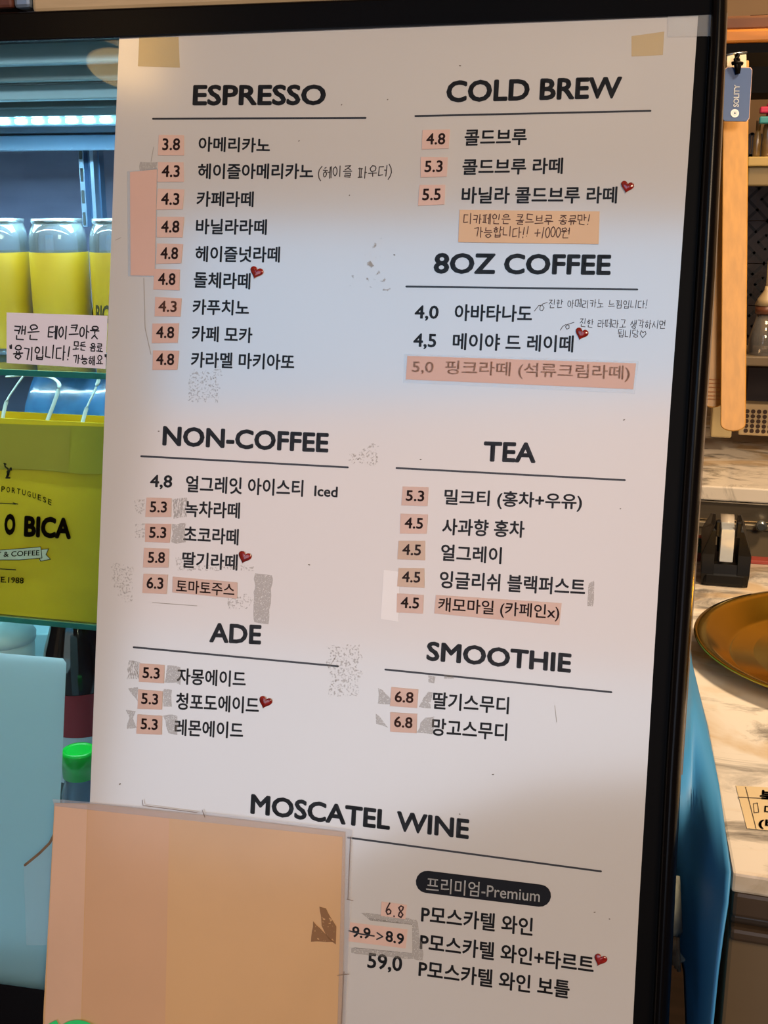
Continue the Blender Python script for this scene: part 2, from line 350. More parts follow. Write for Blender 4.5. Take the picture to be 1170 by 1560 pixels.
# printed black border beside the poster, then the rounded corner post
slab('glass_border', [(1066, 12), (1082, 11), (1062, 380), (1040, 760), (1014, 1180), (993, 1600), (955, 1600), (984, 1180), (1008, 800), (1035, 420), (1064, 20)], -.012, .0006, black_matte, case)
PR = [(1109, -30), (1107, 60), (1089, 420), (1066, 760), (1038, 1180), (1017, 1600)]; PL = [(1083, -30), (1079, 60), (1058, 420), (1036, 760), (1010, 1180), (989, 1600)]
v, f = [], []
for (xr, yr), (xl, yl) in zip(PR, PL):
    for k in range(9):
        t = k / 8; v.append(P(xl + (xr - xl) * t, yr, .002 + .010 * math.sin(math.pi * t) ** .6 - (.02 if k in (0, 8) else 0)))
for i in range(len(PR) - 1):
    for k in range(8): f.append((i * 9 + k, i * 9 + k + 1, (i + 1) * 9 + k + 1, (i + 1) * 9 + k))
o = link('corner_post', v, f, black_gloss, case, smooth=True)
# side glass edge strip seen pale beside the post
strokes('edge_trim', [[(1108, 20), (1090, 420), (1067, 760), (1039, 1180)]], 1.6, -.004, mat('pale_trim', (150, 128, 100), .4), case)
slab('frame_bottom', [(-420, 1440), (66, 1508), (500, 1570), (1000, 1640), (1000, 1760), (-420, 1600)], -.03, .0004, black_gloss, case)
side = mat('case_side_panel', (26, 24, 26), .4, var=.1)
zt = P(60, 60)[2]; zb = P(60, 1505)[2]
def glass_y(z): return float(P(1000, 700)[1] + (z - P(1000, 700)[2]) * (N[2] / -N[1]))
for x0, x1 in ((.001, .006), (-1.206, -1.2)):
    prof = [(glass_y(zt) + .008, zt), (YB, zt), (YB, .05), (glass_y(zb) + .02, .05), (glass_y(zb) + .008, zb - .02)]
    v, f = prism([(x0, y, z) for y, z in prof], [(x1, y, z) for y, z in prof]); fix(link('side_panel', v, f, side, case))
box('case_base', -1.2, .0, glass_y(zb) + .03, YB, .03, 1.45 - .79, side, case); box('case_roof', -1.2, .0, glass_y(zt) + .01, YB, zt + .006, zt + .012, side, case)
steel = mat('brushed_case_steel', (150, 168, 178), .35, metal=.75, var=.12, scale=30, stretch=(1, 20, 20))
blue_plastic = mat('pale_blue_rail', (150, 180, 205), .35, var=.05)
dgap = mat('dark_gap', (28, 34, 38), .6)
lite = mat('grey_blue_header', (120, 142, 152), .4, metal=.3, var=.06, scale=3, stretch=(1, 4, 12))
XL = -1.2
def hdr(name, y0, y1, Y, m, t=.02):
    a = V(80, y0, Y)[2]; b = V(80, y1, Y)[2]; return box(name, XL, -.0, Y, Y + t, b, a, m, case, .0015)
hdr('header_panel', 40, 97, 1.20, lite); hdr('header_panel', 97, 123, 1.235, mat('grey_header_lower', (104, 118, 122), .45, metal=.3)); hdr('shadow_gap', 123, 127.5, 1.25, dgap)
hdr('header_panel', 127, 152, 1.26, lite); hdr('shadow_gap', 152, 164, 1.30, mat('slate_gap', (66, 78, 82), .5)); hdr('header_panel', 163, 177, 1.32, lite)
led = hdr('light_strip_housing', 176, 191, 1.345, blue_plastic, .03)
zl0, zl1 = V(80, 187, 1.34)[2], V(80, 181, 1.34)[2]
diode = None
for k in range(26):
    x = -1.05 + k * .0222
    if diode is None:
        diode = box('diode', -.006, .006, 1.340, 1.346, zl0, zl1, emis('cool_diode', (190, 235, 255), 26), led, .001); diode.location.x = x
    else:
        d2 = diode.copy(); COL.objects.link(d2); d2.parent = led; d2.location.x = x
hdr('sliding_rail', 191, 203, 1.38, blue_plastic); hdr('rail_groove', 203, 206, 1.385, mat('groove', (60, 80, 96), .5)); hdr('sliding_rail', 206, 229, 1.37, mat('rail_lower', (118, 152, 186), .35))
backm = mat('mirror_back_steel', (128, 132, 166), .2, metal=.35, var=.16, scale=4, bump=.15, stretch=(1, 1, 5))
box('back_panel', XL, 0, YB, YB + .01, zb - .2, V(80, 228, YB)[2], backm, case)
box('bottom_deck', XL, .0, .965, YB, 1.45 - .78, 1.45 - .76, mat('pale_deck', (176, 186, 196), .4), case)
# shelf upright with slots
up = vbox('shelf_upright', 124, 200, 153, 345, 1.44, .012, mat('upright_steel', (96, 124, 158), .3, metal=.7, var=.1), case)
a0 = V(124, 200, 1.44); b0 = V(153, 200, 1.44)
ww = b0[0] - a0[0]
box('upright_flange', a0[0], a0[0] + ww * .25, 1.428, 1.44, V(130, 345, 1.44)[2], a0[2], mat('flange', (150, 176, 205), .25, metal=.8), up)
box('upright_flange', a0[0] + ww * .62, a0[0] + ww * .8, 1.426, 1.44, V(130, 345, 1.44)[2], a0[2], MATS['flange'], up)
for k in range(5):
    z = a0[2] - .018 - k * .027; box('slot', a0[0] + ww * .06, a0[0] + ww * .18, 1.4268, 1.4285, z - .016, z, dgap, up)
# glass shelves
def shelf(h, yf, yb):
    s = box('glass_shelf', XL, .0, yf + .002, yb, 1.45 - h - .006, 1.45 - h, shelf_glass, case)
    box('shelf_edge', XL, .0, yf, yf + .003, 1.45 - h - .0062, 1.45 - h + .0002, shelf_edge, s)
    return s
YF1 = V(80, 567, 1)[1]
def yfor(px, py, h):
    return H(px, py, h)[1]
YB2 = 1.20                                        # front of the lower shelf, just behind the slanted glass
S1, S2 = .187, 1.45 - V(80, 947, YB2)[2]
shelf(S1, yfor(80, 566, S1), 1.58); shelf(S2, YB2, 1.58)

# ------------------------------------------------------------------ menu poster
poster = empty('menu_poster', 'tall off-white cafe menu poster with black headings taped to the front of the glass case', 'menu poster')
slab('sheet', [(182, 50), (600, 35.5), (1064, 19), (1050, 220), (1036, 420), (1022, 610), (1009, 800), (997, 990), (985.6, 1180), (974, 1370), (962, 1600), (500, 1600), (126, 1600), (137, 1222), (145.5, 1000), (153, 800), (160, 610), (167.5, 420), (174, 240)], .0006, .0012, paper, poster)
T = .0014
heads = [('ESPRESSO', (293, 161), (496, 160.5), 32), ('COLD BREW', (679, 156.5), (946.4, 150), 34), ('8OZ COFFEE', (660, 417), (930, 419.5), 32),
         ('NON-COFFEE', (247, 679), (500, 690), 30.5), ('TEA', (735.5, 703), (816, 705.5), 31), ('ADE', (318.5, 978.5), (397.5, 982), 30),
         ('SMOOTHIE', (649, 1006.5), (869.6, 1025.5), 30), ('MOSCATEL WINE', (381, 1240), (714, 1279), 31)]
for b, a, c, h in heads: text('heading', b, a, c, h, T, ink, poster, .034)
for a, c in [((233, 181), (557, 179.5)), ((632.7, 176.8), (991, 168.8)), ((619, 436.5), (971, 441)), ((215, 695), (530, 712)), ((604, 713), (952, 731.5)), ((203.5, 986), (515, 1015)), ((587, 1020), (931.5, 1054.5)), ((530, 1276), (915.6, 1327.5))]:
    strokes('underline', [[a, c]], 3.0, T, ink, poster)
lines = [('아메리카노', (302, 231), (411, 233), 23), ('헤이즐아메리카노', (301, 273), (477, 273), 24), ('카페라떼', (299, 315), (386, 315.5), 24),
 ('바닐라라떼', (298, 357), (406, 358), 24), ('헤이즐넛라떼', (297, 399), (426, 400), 24.5), ('돌체라떼', (294.5, 438.5), (381, 441), 25),
 ('카푸치노', (293, 479.5), (379, 481), 24), ('카페 모카', (292, 520), (384, 523), 24), ('카라멜 마키아또', (290.5, 560), (448, 564), 24.5),
 ('콜드브루', (707, 222.5), (802, 221), 25), ('콜드브루 라떼', (703.7, 267), (857, 265), 25), ('바닐라 콜드브루 라떼', (702.6, 310.5), (939.5, 310), 26),
 ('아바타나도', (692, 489), (810, 491), 26), ('메이야 드 레이떼', (689, 533), (873, 537), 26),
 ('얼그레잇 아이스티', (282.5, 750), (461.5, 757), 26), ('녹차라떼', (281, 787.5), (365, 790.5), 25), ('초코라떼', (279, 826), (363, 831), 25), ('딸기라떼', (277, 865), (361.5, 869.5), 25),
 ('밀크티 (홍차+우유)', (676, 772.5), (886, 780), 28), ('사과향 홍차', (673, 815), (798.5, 819.5), 26), ('얼그레이', (671, 854.5), (763.6, 859.5), 26), ('잉글리쉬 블랙퍼스트', (669, 896), (891, 908.5), 27),
 ('자몽에이드', (269, 1042.5), (374, 1047.5), 25), ('청포도에이드', (267.6, 1081), (394, 1088), 26), ('레몬에이드', (265.5, 1120.5), (370, 1126), 25.5),
 ('딸기스무디', (658.6, 1080), (774.7, 1088.5), 26.5), ('망고스무디', (657, 1120.5), (772, 1129), 27),
 ('P모스카텔 와인', (641, 1406), (811, 1426.5), 28), ('P모스카텔 와인+타르트', (639, 1448), (904, 1484.5), 28), ('P모스카텔 와인 보틀', (637, 1489), (867, 1522), 28)]
for b, a, c, h in lines: text('menu_line', b, a, c, h, T, ink, poster, .023)
for b, a, c, h in [('4,0', (631, 488.5), (667.6, 489), 23.5), ('4,5', (629, 531.5), (664, 532.5), 24), ('4,8', (228, 745), (262, 746), 22), ('59,0', (559, 1478), (612, 1484), 27), ('Iced', (478.5, 756), (514, 758), 16.5)]:
    text('printed_price' if b != 'Iced' else 'menu_line', b, a, c, h, T, ink, poster, .023)
hand('handwriting', '(헤이즐 파우더)', (484, 271), (597, 270), 17, 1.5, T, ink_soft, poster)
hand('handwriting', '진한 아메리카노 느낌입니다!', (836, 468), (986, 469), 12, 1.0, T, ink_soft, poster, extra=[[(814, 474), (820.7, 465.4), (826, 464.8), (829, 469), (826, 473.6), (822.6, 472), (822.8, 467), (827, 463), (833.8, 460.7)]])
hand('handwriting', '진한 라떼라고 생각하시면', (883, 498), (1014, 501), 12, 1.0, T, ink_soft, poster, extra=[[(853.6, 503), (857, 497.5), (862, 494.5), (867, 495.5), (867, 500), (863.5, 501.5), (861.5, 498), (865, 494), (874.5, 491)]])
hand('handwriting', '됩니당^', (941, 514), (984, 514), 11, 1.0, T, ink_soft, poster)
badge = slab('badge', [(633.7 + 0, 1341)] if 0 else
   [tuple(np.array(c) + np.array([math.cos(a) * 17, math.sin(a) * 17])) for c, rng in (((650.5, 1343.5), range(9)), ((822.5, 1364.5), range(8, 17))) for a in [math.pi / 2 + .12 + k * math.pi / 8 for k in rng]], T, T + .0001, mat('badge_ink', (22, 22, 28), .5, spec=.2), poster)
text('badge_text', '프리미엄-Premium', (649, 1358.5), (822, 1376), 23, T + .0003, white_ink, badge, .006)
def wob(px, k=1.5):                                # torn, uneven outline
    out = []
    for i in range(len(px)):
        a, b = np.array(px[i], float), np.array(px[(i + 1) % len(px)], float); n = max(1, int(np.linalg.norm(b - a) / 7))
        for j in range(n): out.append(tuple(a + (b - a) * j / n + np.array([random.uniform(-k, k), random.uniform(-k, k)])))
    return out
def residue(px, m=None, off=T + .00005, par=None, k=1.5):
    q = wob(px, k); c = np.mean(q, 0); vs = [P(*c, off)] + [P(x, y, off) for x, y in q]; n = len(q)
    tag(link('glue_residue', vs, [(0, 1 + i, 1 + (i + 1) % n) for i in range(n)], m or glue, par or poster), kind='stuff')
R4 = lambda x0, y0, x1, y1: [(x0, y0), (x1, y0), (x1, y1), (x0, y1)]
residue(R4(213, 247, 240, 261), glue)
for q in (R4(206, 762, 220, 784), R4(206, 797, 222, 820), R4(268, 848, 283, 863)): residue(q, glue_soft)
residue(R4(264, 759, 284, 789), glue_line); residue(R4(262, 798, 283, 827), glue); residue([(170, 858), (205, 862), (204, 885), (200, 922), (172, 895)], glue_soft, k=4)
residue([(388, 874), (415, 876), (409, 950), (387, 948)], glue); residue([(342, 905), (385, 908), (378, 930), (350, 928)], glue_soft, k=3); residue(R4(270, 862, 388, 869), glue_soft)
residue(R4(500, 985, 548, 1060), glue_soft, k=5); residue([(196, 1006), (213, 1008), (211, 1033), (194, 1034)], glue_line); residue([(255, 1013), (275, 1015), (276, 1042), (252, 1040)], glue)
residue([(196, 1048), (211, 1046), (209, 1068)], glue); residue([(250, 1049), (261, 1050), (261, 1077), (248, 1077)], glue); residue([(192, 1082), (207, 1083), (202, 1095), (207, 1108), (192, 1110), (197, 1095)], glue); residue([(250, 1089), (271, 1090), (270, 1119), (256, 1116)], glue)
residue([(576, 1047), (583, 1052), (597, 1068), (597, 1073), (577, 1071)], glue); residue([(653, 1054), (658, 1056), (656, 1078), (638, 1077), (645, 1062)], glue)
residue([(573, 1086), (579, 1092), (592, 1109), (572, 1103)], glue); residue([(648, 1092), (662, 1092), (660, 1118), (636, 1117), (640, 1100)], glue)
residue([(896, 888), (905, 884), (904, 925), (894, 922)], glue); residue([(653, 1029), (664, 1031), (661, 1040), (654, 1039)], glue); residue(R4(678, 1029, 690, 1034), glue)
residue([(550, 1390), (635, 1401), (640, 1430), (645, 1445), (644, 1463), (535, 1452), (535, 1444), (625, 1452), (629, 1408), (560, 1398)], glue, k=1)
residue([(530, 700), (575, 672), (572, 700), (560, 712)], glue_soft, k=5); residue([(285, 568), (335, 560), (330, 610), (290, 612)], glue_soft, k=5); residue([(520, 440), (580, 360), (592, 450), (545, 430)], patchy('scratch_film', (165, 160, 152), 150, .62, .5), k=5)
strokes('scratch', [[(234, 224), (230, 246)], [(219, 424), (221, 500), (230, 540)], [(176, 366), (184, 362)]], 1.0, T, mat('grey_scratch', (170, 163, 156), .6), poster)
strokes('scratch', [[(206, 1020), (213, 1032)], [(232, 918), (300, 923)], [(500, 1018), (512, 1000)], [(845, 1075), (848, 1100)]], .8, T, MATS['grey_scratch'], poster)
specks = mat('grey_speck', (120, 110, 100), .6)
strokes('speck', [[(x, y), (x + random.uniform(.5, 2), y + random.uniform(-1, 1))] for x, y in [(532, 298), (241, 657), (590, 152), (600, 388), (700, 100), (520, 160), (640, 700), (950, 640), (830, 930), (470, 860), (182, 1195), (750, 1180), (905, 1390), (700, 1240), (455, 215), (928, 1400), (945, 775)]], 1.6, T, specks, poster)

# ------------------------------------------------------------------ price stickers, one thing each
PG = 'small peach price stickers on the menu'
def price(body, bl, br, h, label, ml=6, mt=5, m=peach, inkm=None, handw=False, quad=None, bold=.02):
    bl, br = np.array(bl, float), np.array(br, float); d = (br - bl) / np.linalg.norm(br - bl); u_ = up_px(*bl)
    j = lambda: np.array([random.uniform(-1, 1), random.uniform(-1, 1)])
    q = quad or [bl - d * ml + u_ * (h + mt) + j(), br + d * ml + u_ * (h + mt) + j(), br + d * ml - u_ * (mt + 2) + j(), bl - d * ml - u_ * (mt + 2) + j()]
    o = slab('price_sticker', q, T + .0002, T + .0005, m); tag(o, label, 'price sticker', PG)
    if handw: hand('price_text', body, bl, br, h, 2.2, T + .0008, inkm or ink_brown, o, jit=.02)
    else: text('price_text', body, bl, br, h, T + .0008, inkm or ink_brown, o, bold)
    return o
S = 'peach %s price sticker, %s'
price('3.8', (247, 229), (274, 229), 18.5, S % ('3.8', 'the only 3.8 on the menu, at its top left'))
price('4.3', (246, 270), (273.5, 270), 18.5, S % ('4.3', 'second in the espresso list, on the line with grey handwriting'))
price('4.3', (245, 312), (273, 312.5), 18.5, S % ('4.3', 'third from the top of the espresso list'))
price('4.8', (245, 354.5), (273, 354.5), 18.5, S % ('4.8', 'fourth down the espresso list, right of the blank strip'))
price('4.8', (244, 395), (271, 395), 18.5, S % ('4.8', 'fifth down the espresso list, beside the pink strip low end'))
price('4.8', (240.5, 434), (267, 434.5), 18.5, S % ('4.8', 'beside the espresso line that ends in a red heart'), m=peach_dark)
price('4.3', (241, 475), (269, 475.5), 17, S % ('4.3', 'with faded brown figures in the espresso list'), m=peach_dark, inkm=mat('faded_brown_ink', (120, 78, 62), .5))
price('4.8', (237.5, 515), (265, 515.5), 18, S % ('4.8', 'second from the bottom of the espresso list'), m=peach_dark)
price('4.8', (237.5, 556), (265, 556.5), 18, S % ('4.8', 'at the bottom of the espresso list'), m=peach_dark)
price('4.8', (649, 220.5), (678, 220), 17.5, S % ('4.8', 'topmost under the cold brew heading'))
price('5.3', (646.5, 262.5), (674, 262), 18, S % ('5.3', 'middle one under the cold brew heading'))
price('5.5', (643, 305.5), (671, 305), 18, S % ('5.5', 'the only 5.5, above the tan note'))
price('5.3', (228, 780.5), (254, 781), 17, S % ('5.3', 'topmost in the non-coffee list'))
price('5.3', (227, 819.5), (253, 820), 17, S % ('5.3', 'second sticker in the non-coffee list'), m=peach_dark)
price('5.8', (225, 857.5), (251, 858), 17, S % ('5.8', 'the only 5.8, in the non-coffee list'))
price('6.3', (223, 896.5), (248.5, 897.5), 17.5, S % ('6.3', 'left of the pink strip above the ade heading'))
price('5.3', (618, 763), (646, 764), 16.5, S % ('5.3', 'the only 5.3 under the tea heading'))
price('4.5', (616, 805), (644, 806), 17, S % ('4.5', 'second down under the tea heading'))
price('4.5', (612.5, 845.5), (641, 846.5), 17, S % ('4.5', 'pale, third down under the tea heading'), m=mat('pale_peach_label', (232, 204, 188), .5), inkm=mat('grey_price_ink', (86, 66, 62), .5))
price('4.5', (612, 887), (640, 888), 17, S % ('4.5', 'fourth down under the tea heading, by the white tape'), m=MATS['pale_peach_label'], inkm=MATS['grey_price_ink'])
price('4.5', (610, 926), (638, 927.5), 17, S % ('4.5', 'left of the long peach strip above the smoothie heading'))
price('5.3', (217, 1033), (243, 1034.5), 17, S % ('5.3', 'topmost in the ade list'), inkm=ink_brown)
price('5.3', (215, 1072.5), (240.6, 1074), 17, S % ('5.3', 'in the ade list beside the line with a heart'))
price('5.3', (214, 1111), (240, 1112.5), 17, S % ('5.3', 'bottom one in the ade list'))
price('6.8', (601, 1069.5), (629.5, 1071.5), 17, S % ('6.8', 'upper one in the smoothie list'), inkm=mat('soft_brown_ink', (100, 62, 54), .5))
price('6.8', (600, 1107.5), (628, 1110), 17, S % ('6.8', 'lower one in the smoothie list'), inkm=MATS['soft_brown_ink'])
price('6.8', (587, 1394), (615, 1398), 17.5, 'peach price sticker with a handwritten 6.8, above the struck-out price', handw=True, quad=[(581, 1373.5), (620, 1378.5), (617.5, 1400.5), (580, 1395)])
bk = slab('backing_tape', [(531, 1399), (628, 1409), (628, 1452), (529, 1442)], T + .0001, T + .00018, mat('grey_white_tape', (220, 213, 206), .4, coat=1, coat_ior=2.0)); tag(bk, 'whitish tape backing under the struck-out price sticker near the menu bottom', 'tape')
dp = price('8.9', (587, 1434), (615, 1440), 17, 'long peach sticker with 9.9 struck out and 8.9 written beside it', quad=[(533, 1405), (621, 1416), (618, 1445), (530, 1434)], inkm=ink, bold=.024)
text('price_text', '9.9', (536, 1427.5), (564, 1431), 17, T + .0008, ink, dp, .02)
strokes('price_text', [[(574.5, 1421), (583, 1427), (574, 1431)]], 2.2, T + .0008, ink, dp); strokes('strike_line', [[(531.6, 1418), (550, 1423), (570, 1426)]], 2.2, T + .001, ink, dp)

def strip(name, q, body, bl, br, h, label, cat, m=peach, im=None, bold=.012):
    o = slab(name, q, T + .0002, T + .0005, m); tag(o, label, cat); text('label_text', body, bl, br, h, T + .0008, im or ink_brown, o, bold); return o
strip('name_sticker', [(263, 878.5), (361.5, 887.5), (361, 912), (262.5, 902.5)], '토마토주스', (268, 902.5), (356.6, 909), 20, 'pink strip sticker with five dark syllables, just above the ade heading', 'menu sticker', peach)
strip('name_sticker', [(664, 906.5), (855.5, 919), (852, 952.5), (661.5, 934.5)], '캐모마일 (카페인x)', (667, 934.5), (851.5, 947), 25, 'long peach strip sticker with a bracketed word, just above the smoothie heading', 'menu sticker', peach)
tag(slab('cover_tape', [(616, 539), (973, 550.5), (967, 600), (614, 583)], T + .0001, T + .00016, tape), 'clear tape film around the pink cover strip below the eight ounce coffee list', 'tape')
strip('cover_strip', [(620.5, 542), (969, 553.5), (964.5, 593), (618, 578)], '5,0  핑크라떼 (석류크림라떼)', (627, 572), (959, 582), 25, 'long pink strip covering a menu line whose tan lettering shows faintly through', 'cover sticker', peach_dark, ink_faint, .016)
nt_ = slab('handwritten_note', [(700, 319.5), (913.5, 322), (912, 372), (698, 369)], T + .0002, T + .0006, tan_note); tag(nt_, 'tan paper note with two handwritten lines under the cold brew list', 'note')
hand('note_writing', '디카페인은 콜드브루 종류만!', (706, 341), (898, 342), 14.5, 1.4, T + .0009, mat('brown_pen', (96, 62, 50), .5), nt_)
hand('note_writing', '가능합니다!! +1000원', (722, 361), (868, 361), 15, 1.4, T + .0009, MATS['brown_pen'], nt_)
cs = slab('cover_strip', [(198, 262), (239, 258), (235.5, 420), (199, 419.5)], T + .0002, T + .0005, peach_dark); tag(cs, 'tall blank pink strip stuck left of the espresso prices', 'cover sticker')
tag(slab('backing_tape', [(193.5, 261), (241, 256), (237, 422), (195, 421)], T + .00005, T + .00015, tape), 'clear film edging the tall blank pink strip', 'tape')
tag(slab('white_tape', [(584.5, 868), (609, 871), (607, 947), (580, 943)], T + .0001, T + .00018, white_tape), 'white paper tape piece left of the lowest tea prices', 'tape')
tag(slab('tan_tape', [(212, 57), (272, 56), (274, 103), (210, 101)], T + .0002, T + .0003, tape_tan), 'aged tan tape square at the top left corner of the poster', 'tape')
tag(slab('tan_tape', [(962, 55), (1012, 48), (1010, 84), (962, 86)], T + .0002, T + .0003, glass('pale_tan_tape', (255, 250, 238), rough=.3, refl=1.0, body=.08, bodycol=(206, 176, 130))), 'faint tan tape square near the top right corner of the poster', 'tape')
tag(slab('corner_tape', [(1017, 6), (1084, 2), (1082, 55), (1018, 56)], T + .0014, T + .0015, tape), 'crinkled clear tape over the top right corner of the poster and black frame', 'tape')

# hearts: puffy gel
def heart(x, y, s, rot, label):
    n = 28; out = []
    for k in range(n):
        t = 2 * math.pi * k / n; hx = 16 * math.sin(t) ** 3; hy = -(13 * math.cos(t) - 5 * math.cos(2 * t) - 2 * math.cos(3 * t) - math.cos(4 * t))
        out.append((hx / 17, hy / 17))
    ca, sa = math.cos(rot), math.sin(rot); vs = []; fs = []; rings = [(1, 0), (.97, .6), (.8, 1.05), (.5, 1.4), (.2, 1.5)]
    for sc_, hh in rings:
        for a, b in out:
            b2 = b * sc_ - .1 * (1 - sc_); a2 = a * sc_
            vs.append(P(x + (a2 * ca - b2 * sa) * s, y + (a2 * sa + b2 * ca) * s, T + .0002 + hh * .0012))
    for i in range(len(rings) - 1):
        for k in range(n): fs.append((i * n + k, i * n + (k + 1) % n, (i + 1) * n + (k + 1) % n, (i + 1) * n + k))
    fs.append(tuple((len(rings) - 1) * n + k for k in range(n))); fs.append(tuple(range(n))[::-1])
    o = link('heart_sticker', vs, fs, heart_red, smooth=True); fix(o); tag(o, label, 'heart sticker', 'red heart stickers on the menu')
HL = 'small glossy red heart sticker %s'
for (x, y, r, lab) in [(390.5, 414.5, .35, 'in the espresso list'), (955.5, 284, .25, 'in the cold brew list, above the tan note'), (886, 508, .35, 'above the right part of the long pink cover strip'),
                       (372.5, 848.5, .35, 'in the non-coffee list'), (404, 1069.5, .35, 'in the ade list'), (914.6, 1462, .4, 'in the wine list at the bottom')]:
    heart(x, y, 11, r, HL % lab)

# big blank sheet
blank = slab('blank_sheet', [(83, 1223), (137, 1224), (320, 1243), (526, 1268), (524, 1420), (518, 1640), (64, 1640), (66, 1545), (75, 1380)], T + .0002, T + .0012, blank_tan)
tag(blank, 'large blank tan paper sheet taped over the lower left of the menu', 'paper sheet')
slab('paper_strip', [(84, 1224), (133, 1226), (121, 1640), (65, 1640), (76, 1380)], T + .0013, T + .0015, mat('light_pink_strip', (228, 184, 152), .45, coat=.6, coat_r=.2), blank)
slab('paper_strip', [(134, 1226), (258, 1239), (250, 1640), (122, 1640)], T + .0013, T + .0014, blank_pink, blank)
o = slab('side_tape', [(80, 1217), (137, 1222), (320, 1238), (537, 1264), (533, 1420), (523, 1640), (512, 1640), (522, 1275), (82, 1228)], T + .0016, T + .0017, glass('edge_tape', rough=.25, refl=1.6, body=.12, bodycol=(240, 225, 215)), blank)
residue([(486, 1382), (496, 1384), (512, 1412), (511, 1438), (500, 1430), (490, 1410)], glue_tan, T + .0018, blank, 1); residue([(478, 1404), (492, 1420), (510, 1436), (474, 1434)], glue_tan, T + .0018, blank, 1)
for q in ([(217, 1219), (218, 1227), (300, 1238)], [(534, 1275), (530, 1370)], [(528, 1370), (538, 1372)], [(524, 1480), (520, 1560)], [(514, 1486), (532, 1484)], [(308, 1234), (312, 1245)]):
    strokes('tape_crease', [q], 1.0, T + .002, mat('crease_grey', (140, 120, 105), .5), blank)
tag(slab('torn_tape', [(36, 1320), (76, 1284), (82, 1270), (84, 1440), (40, 1440)], .0004, .0005, glass('dull_tape', rough=.35, refl=.6, body=.03)), 'dull clear tape flap at the left edge of the blank tan sheet', 'tape')
tag(strokes('tape_edge', [[(38, 1318), (60, 1300), (76, 1284), (83, 1270)]], 4, .0008, mat('tape_edge_brown', (120, 92, 62), .4), None), 'brownish folded tape edge left of the blank tan sheet', 'tape')
# green ring sticker low left
gm = mat('bright_green_film', (40, 225, 120), .4, var=.04)
n = 20; ring = [(118 + 38 * math.cos(math.pi * k / n), 1590 - 36 * math.sin(math.pi * k / n)) for k in range(n + 1)]; ring2 = [(118 + 26 * math.cos(math.pi * k / n), 1592 - 26 * math.sin(math.pi * k / n)) for k in range(n, -1, -1)]
g1 = empty('green_sign', 'bright green round lettering at the very bottom left, below the tan sheet', 'sign')
slab('green_arc', ring + ring2, T + .0025, T + .004, gm, g1); slab('green_wedge', [(86, 1554), (90, 1562), (72, 1590), (60, 1590), (74, 1560)], T + .0025, T + .004, gm, g1)

# ------------------------------------------------------------------ note on the glass, left
gn = slab('handwritten_note', [(10, 476), (164, 481), (161, 562), (10, 553)], .0001, .0005, mat('lilac_white_paper', (236, 228, 242), .6, coat=.6, coat_r=.3, coat_ior=1.9, var=.02)); tag(gn, 'pinkish white paper note with bold black handwriting stuck on the glass before the yellow cups', 'note')
bm_ = mat('black_marker', (26, 20, 30), .5); O2 = .0007
hand('note_writing', '캔은', (21, 516), (60, 517), 21, 2.1, O2, bm_, gn); hand('note_writing', '테이크아웃', (73, 514), (151, 515), 19, 2.1, O2, bm_, gn)
hand('note_writing', '"용기입니다!', (13, 548), (106, 547), 20, 2.1, O2, bm_, gn)
hand('note_writing', '모든 음료', (111, 533), (156, 535), 12, 1.7, O2, bm_, gn); hand('note_writing', '가능해요"', (111, 554), (162, 556), 13, 1.7, O2, bm_, gn)

# ------------------------------------------------------------------ things in the case
def wp(px, py, h): return H(px, py, h)
clear = glass('clear_plastic', (225, 235, 240), rough=.05, refl=2.2, body=.20, bodycol=(190, 205, 215))
sleeve_m = mat('yellow_sleeve', (182, 148, 22), .45, var=.1, scale=10)
lidm = mat('aluminium_lid', (170, 180, 186), .25, metal=.9)
def can(px, label):
    x = V(px, 400, 1.262)[0]; z0 = 1.45 - S1; r = .0335; h = V(px, 334, 1.262)[2] - z0; y = 1.296
    t = empty('drink_can', label, 'drink can', 'yellow take-out cans on the upper shelf')
    zs = V(px, 386, 1.262)[2] - z0
    lathe('body', [(r * .9, .0002), (r, .006), (r, h - .026), (r * .97, h - .018), (r * .86, h - .005)], (x, y, z0), clear, t)
    lathe('sleeve', [(r + .0003, .008), (r + .0005, .0085), (r + .0005, zs), (r + .0003, zs + .0005)], (x, y, z0), sleeve_m, t, cap=False)
    lathe('lid', [(r * .84, h - .006), (r * .88, h - .004), (r * .88, h), (r * .82, h), (r * .80, h - .003)], (x, y, z0), lidm, t)
    return t, x, y, r
can(-22, 'yellow sleeved clear can cut by the left picture edge'); c2 = can(68, 'whole yellow sleeved clear can above the handwritten note'); c3 = can(162, 'yellow sleeved clear can partly behind the poster edge')
# lettering wrapped on the third can's sleeve
def cyl_text(name, body, c, px0, px1, base, h, m_, bold):
    t, x, y, r = c
    def pr(a, b):
        q = V(a, b, 1.262); dx = max(-.98, min(.98, (q[0] - x) / r)); return (q[0], y - (r + .0008) * math.sqrt(1 - dx * dx), q[2])
    text(name, body, (px0, base), (px1, base), h, 0, m_, t, bold, proj=pr)
dk = mat('dark_olive_ink', (52, 46, 14), .5)
cyl_text('sleeve_text', 'O BICA', c3, 122, 178, 493, 28, dk, .03); 
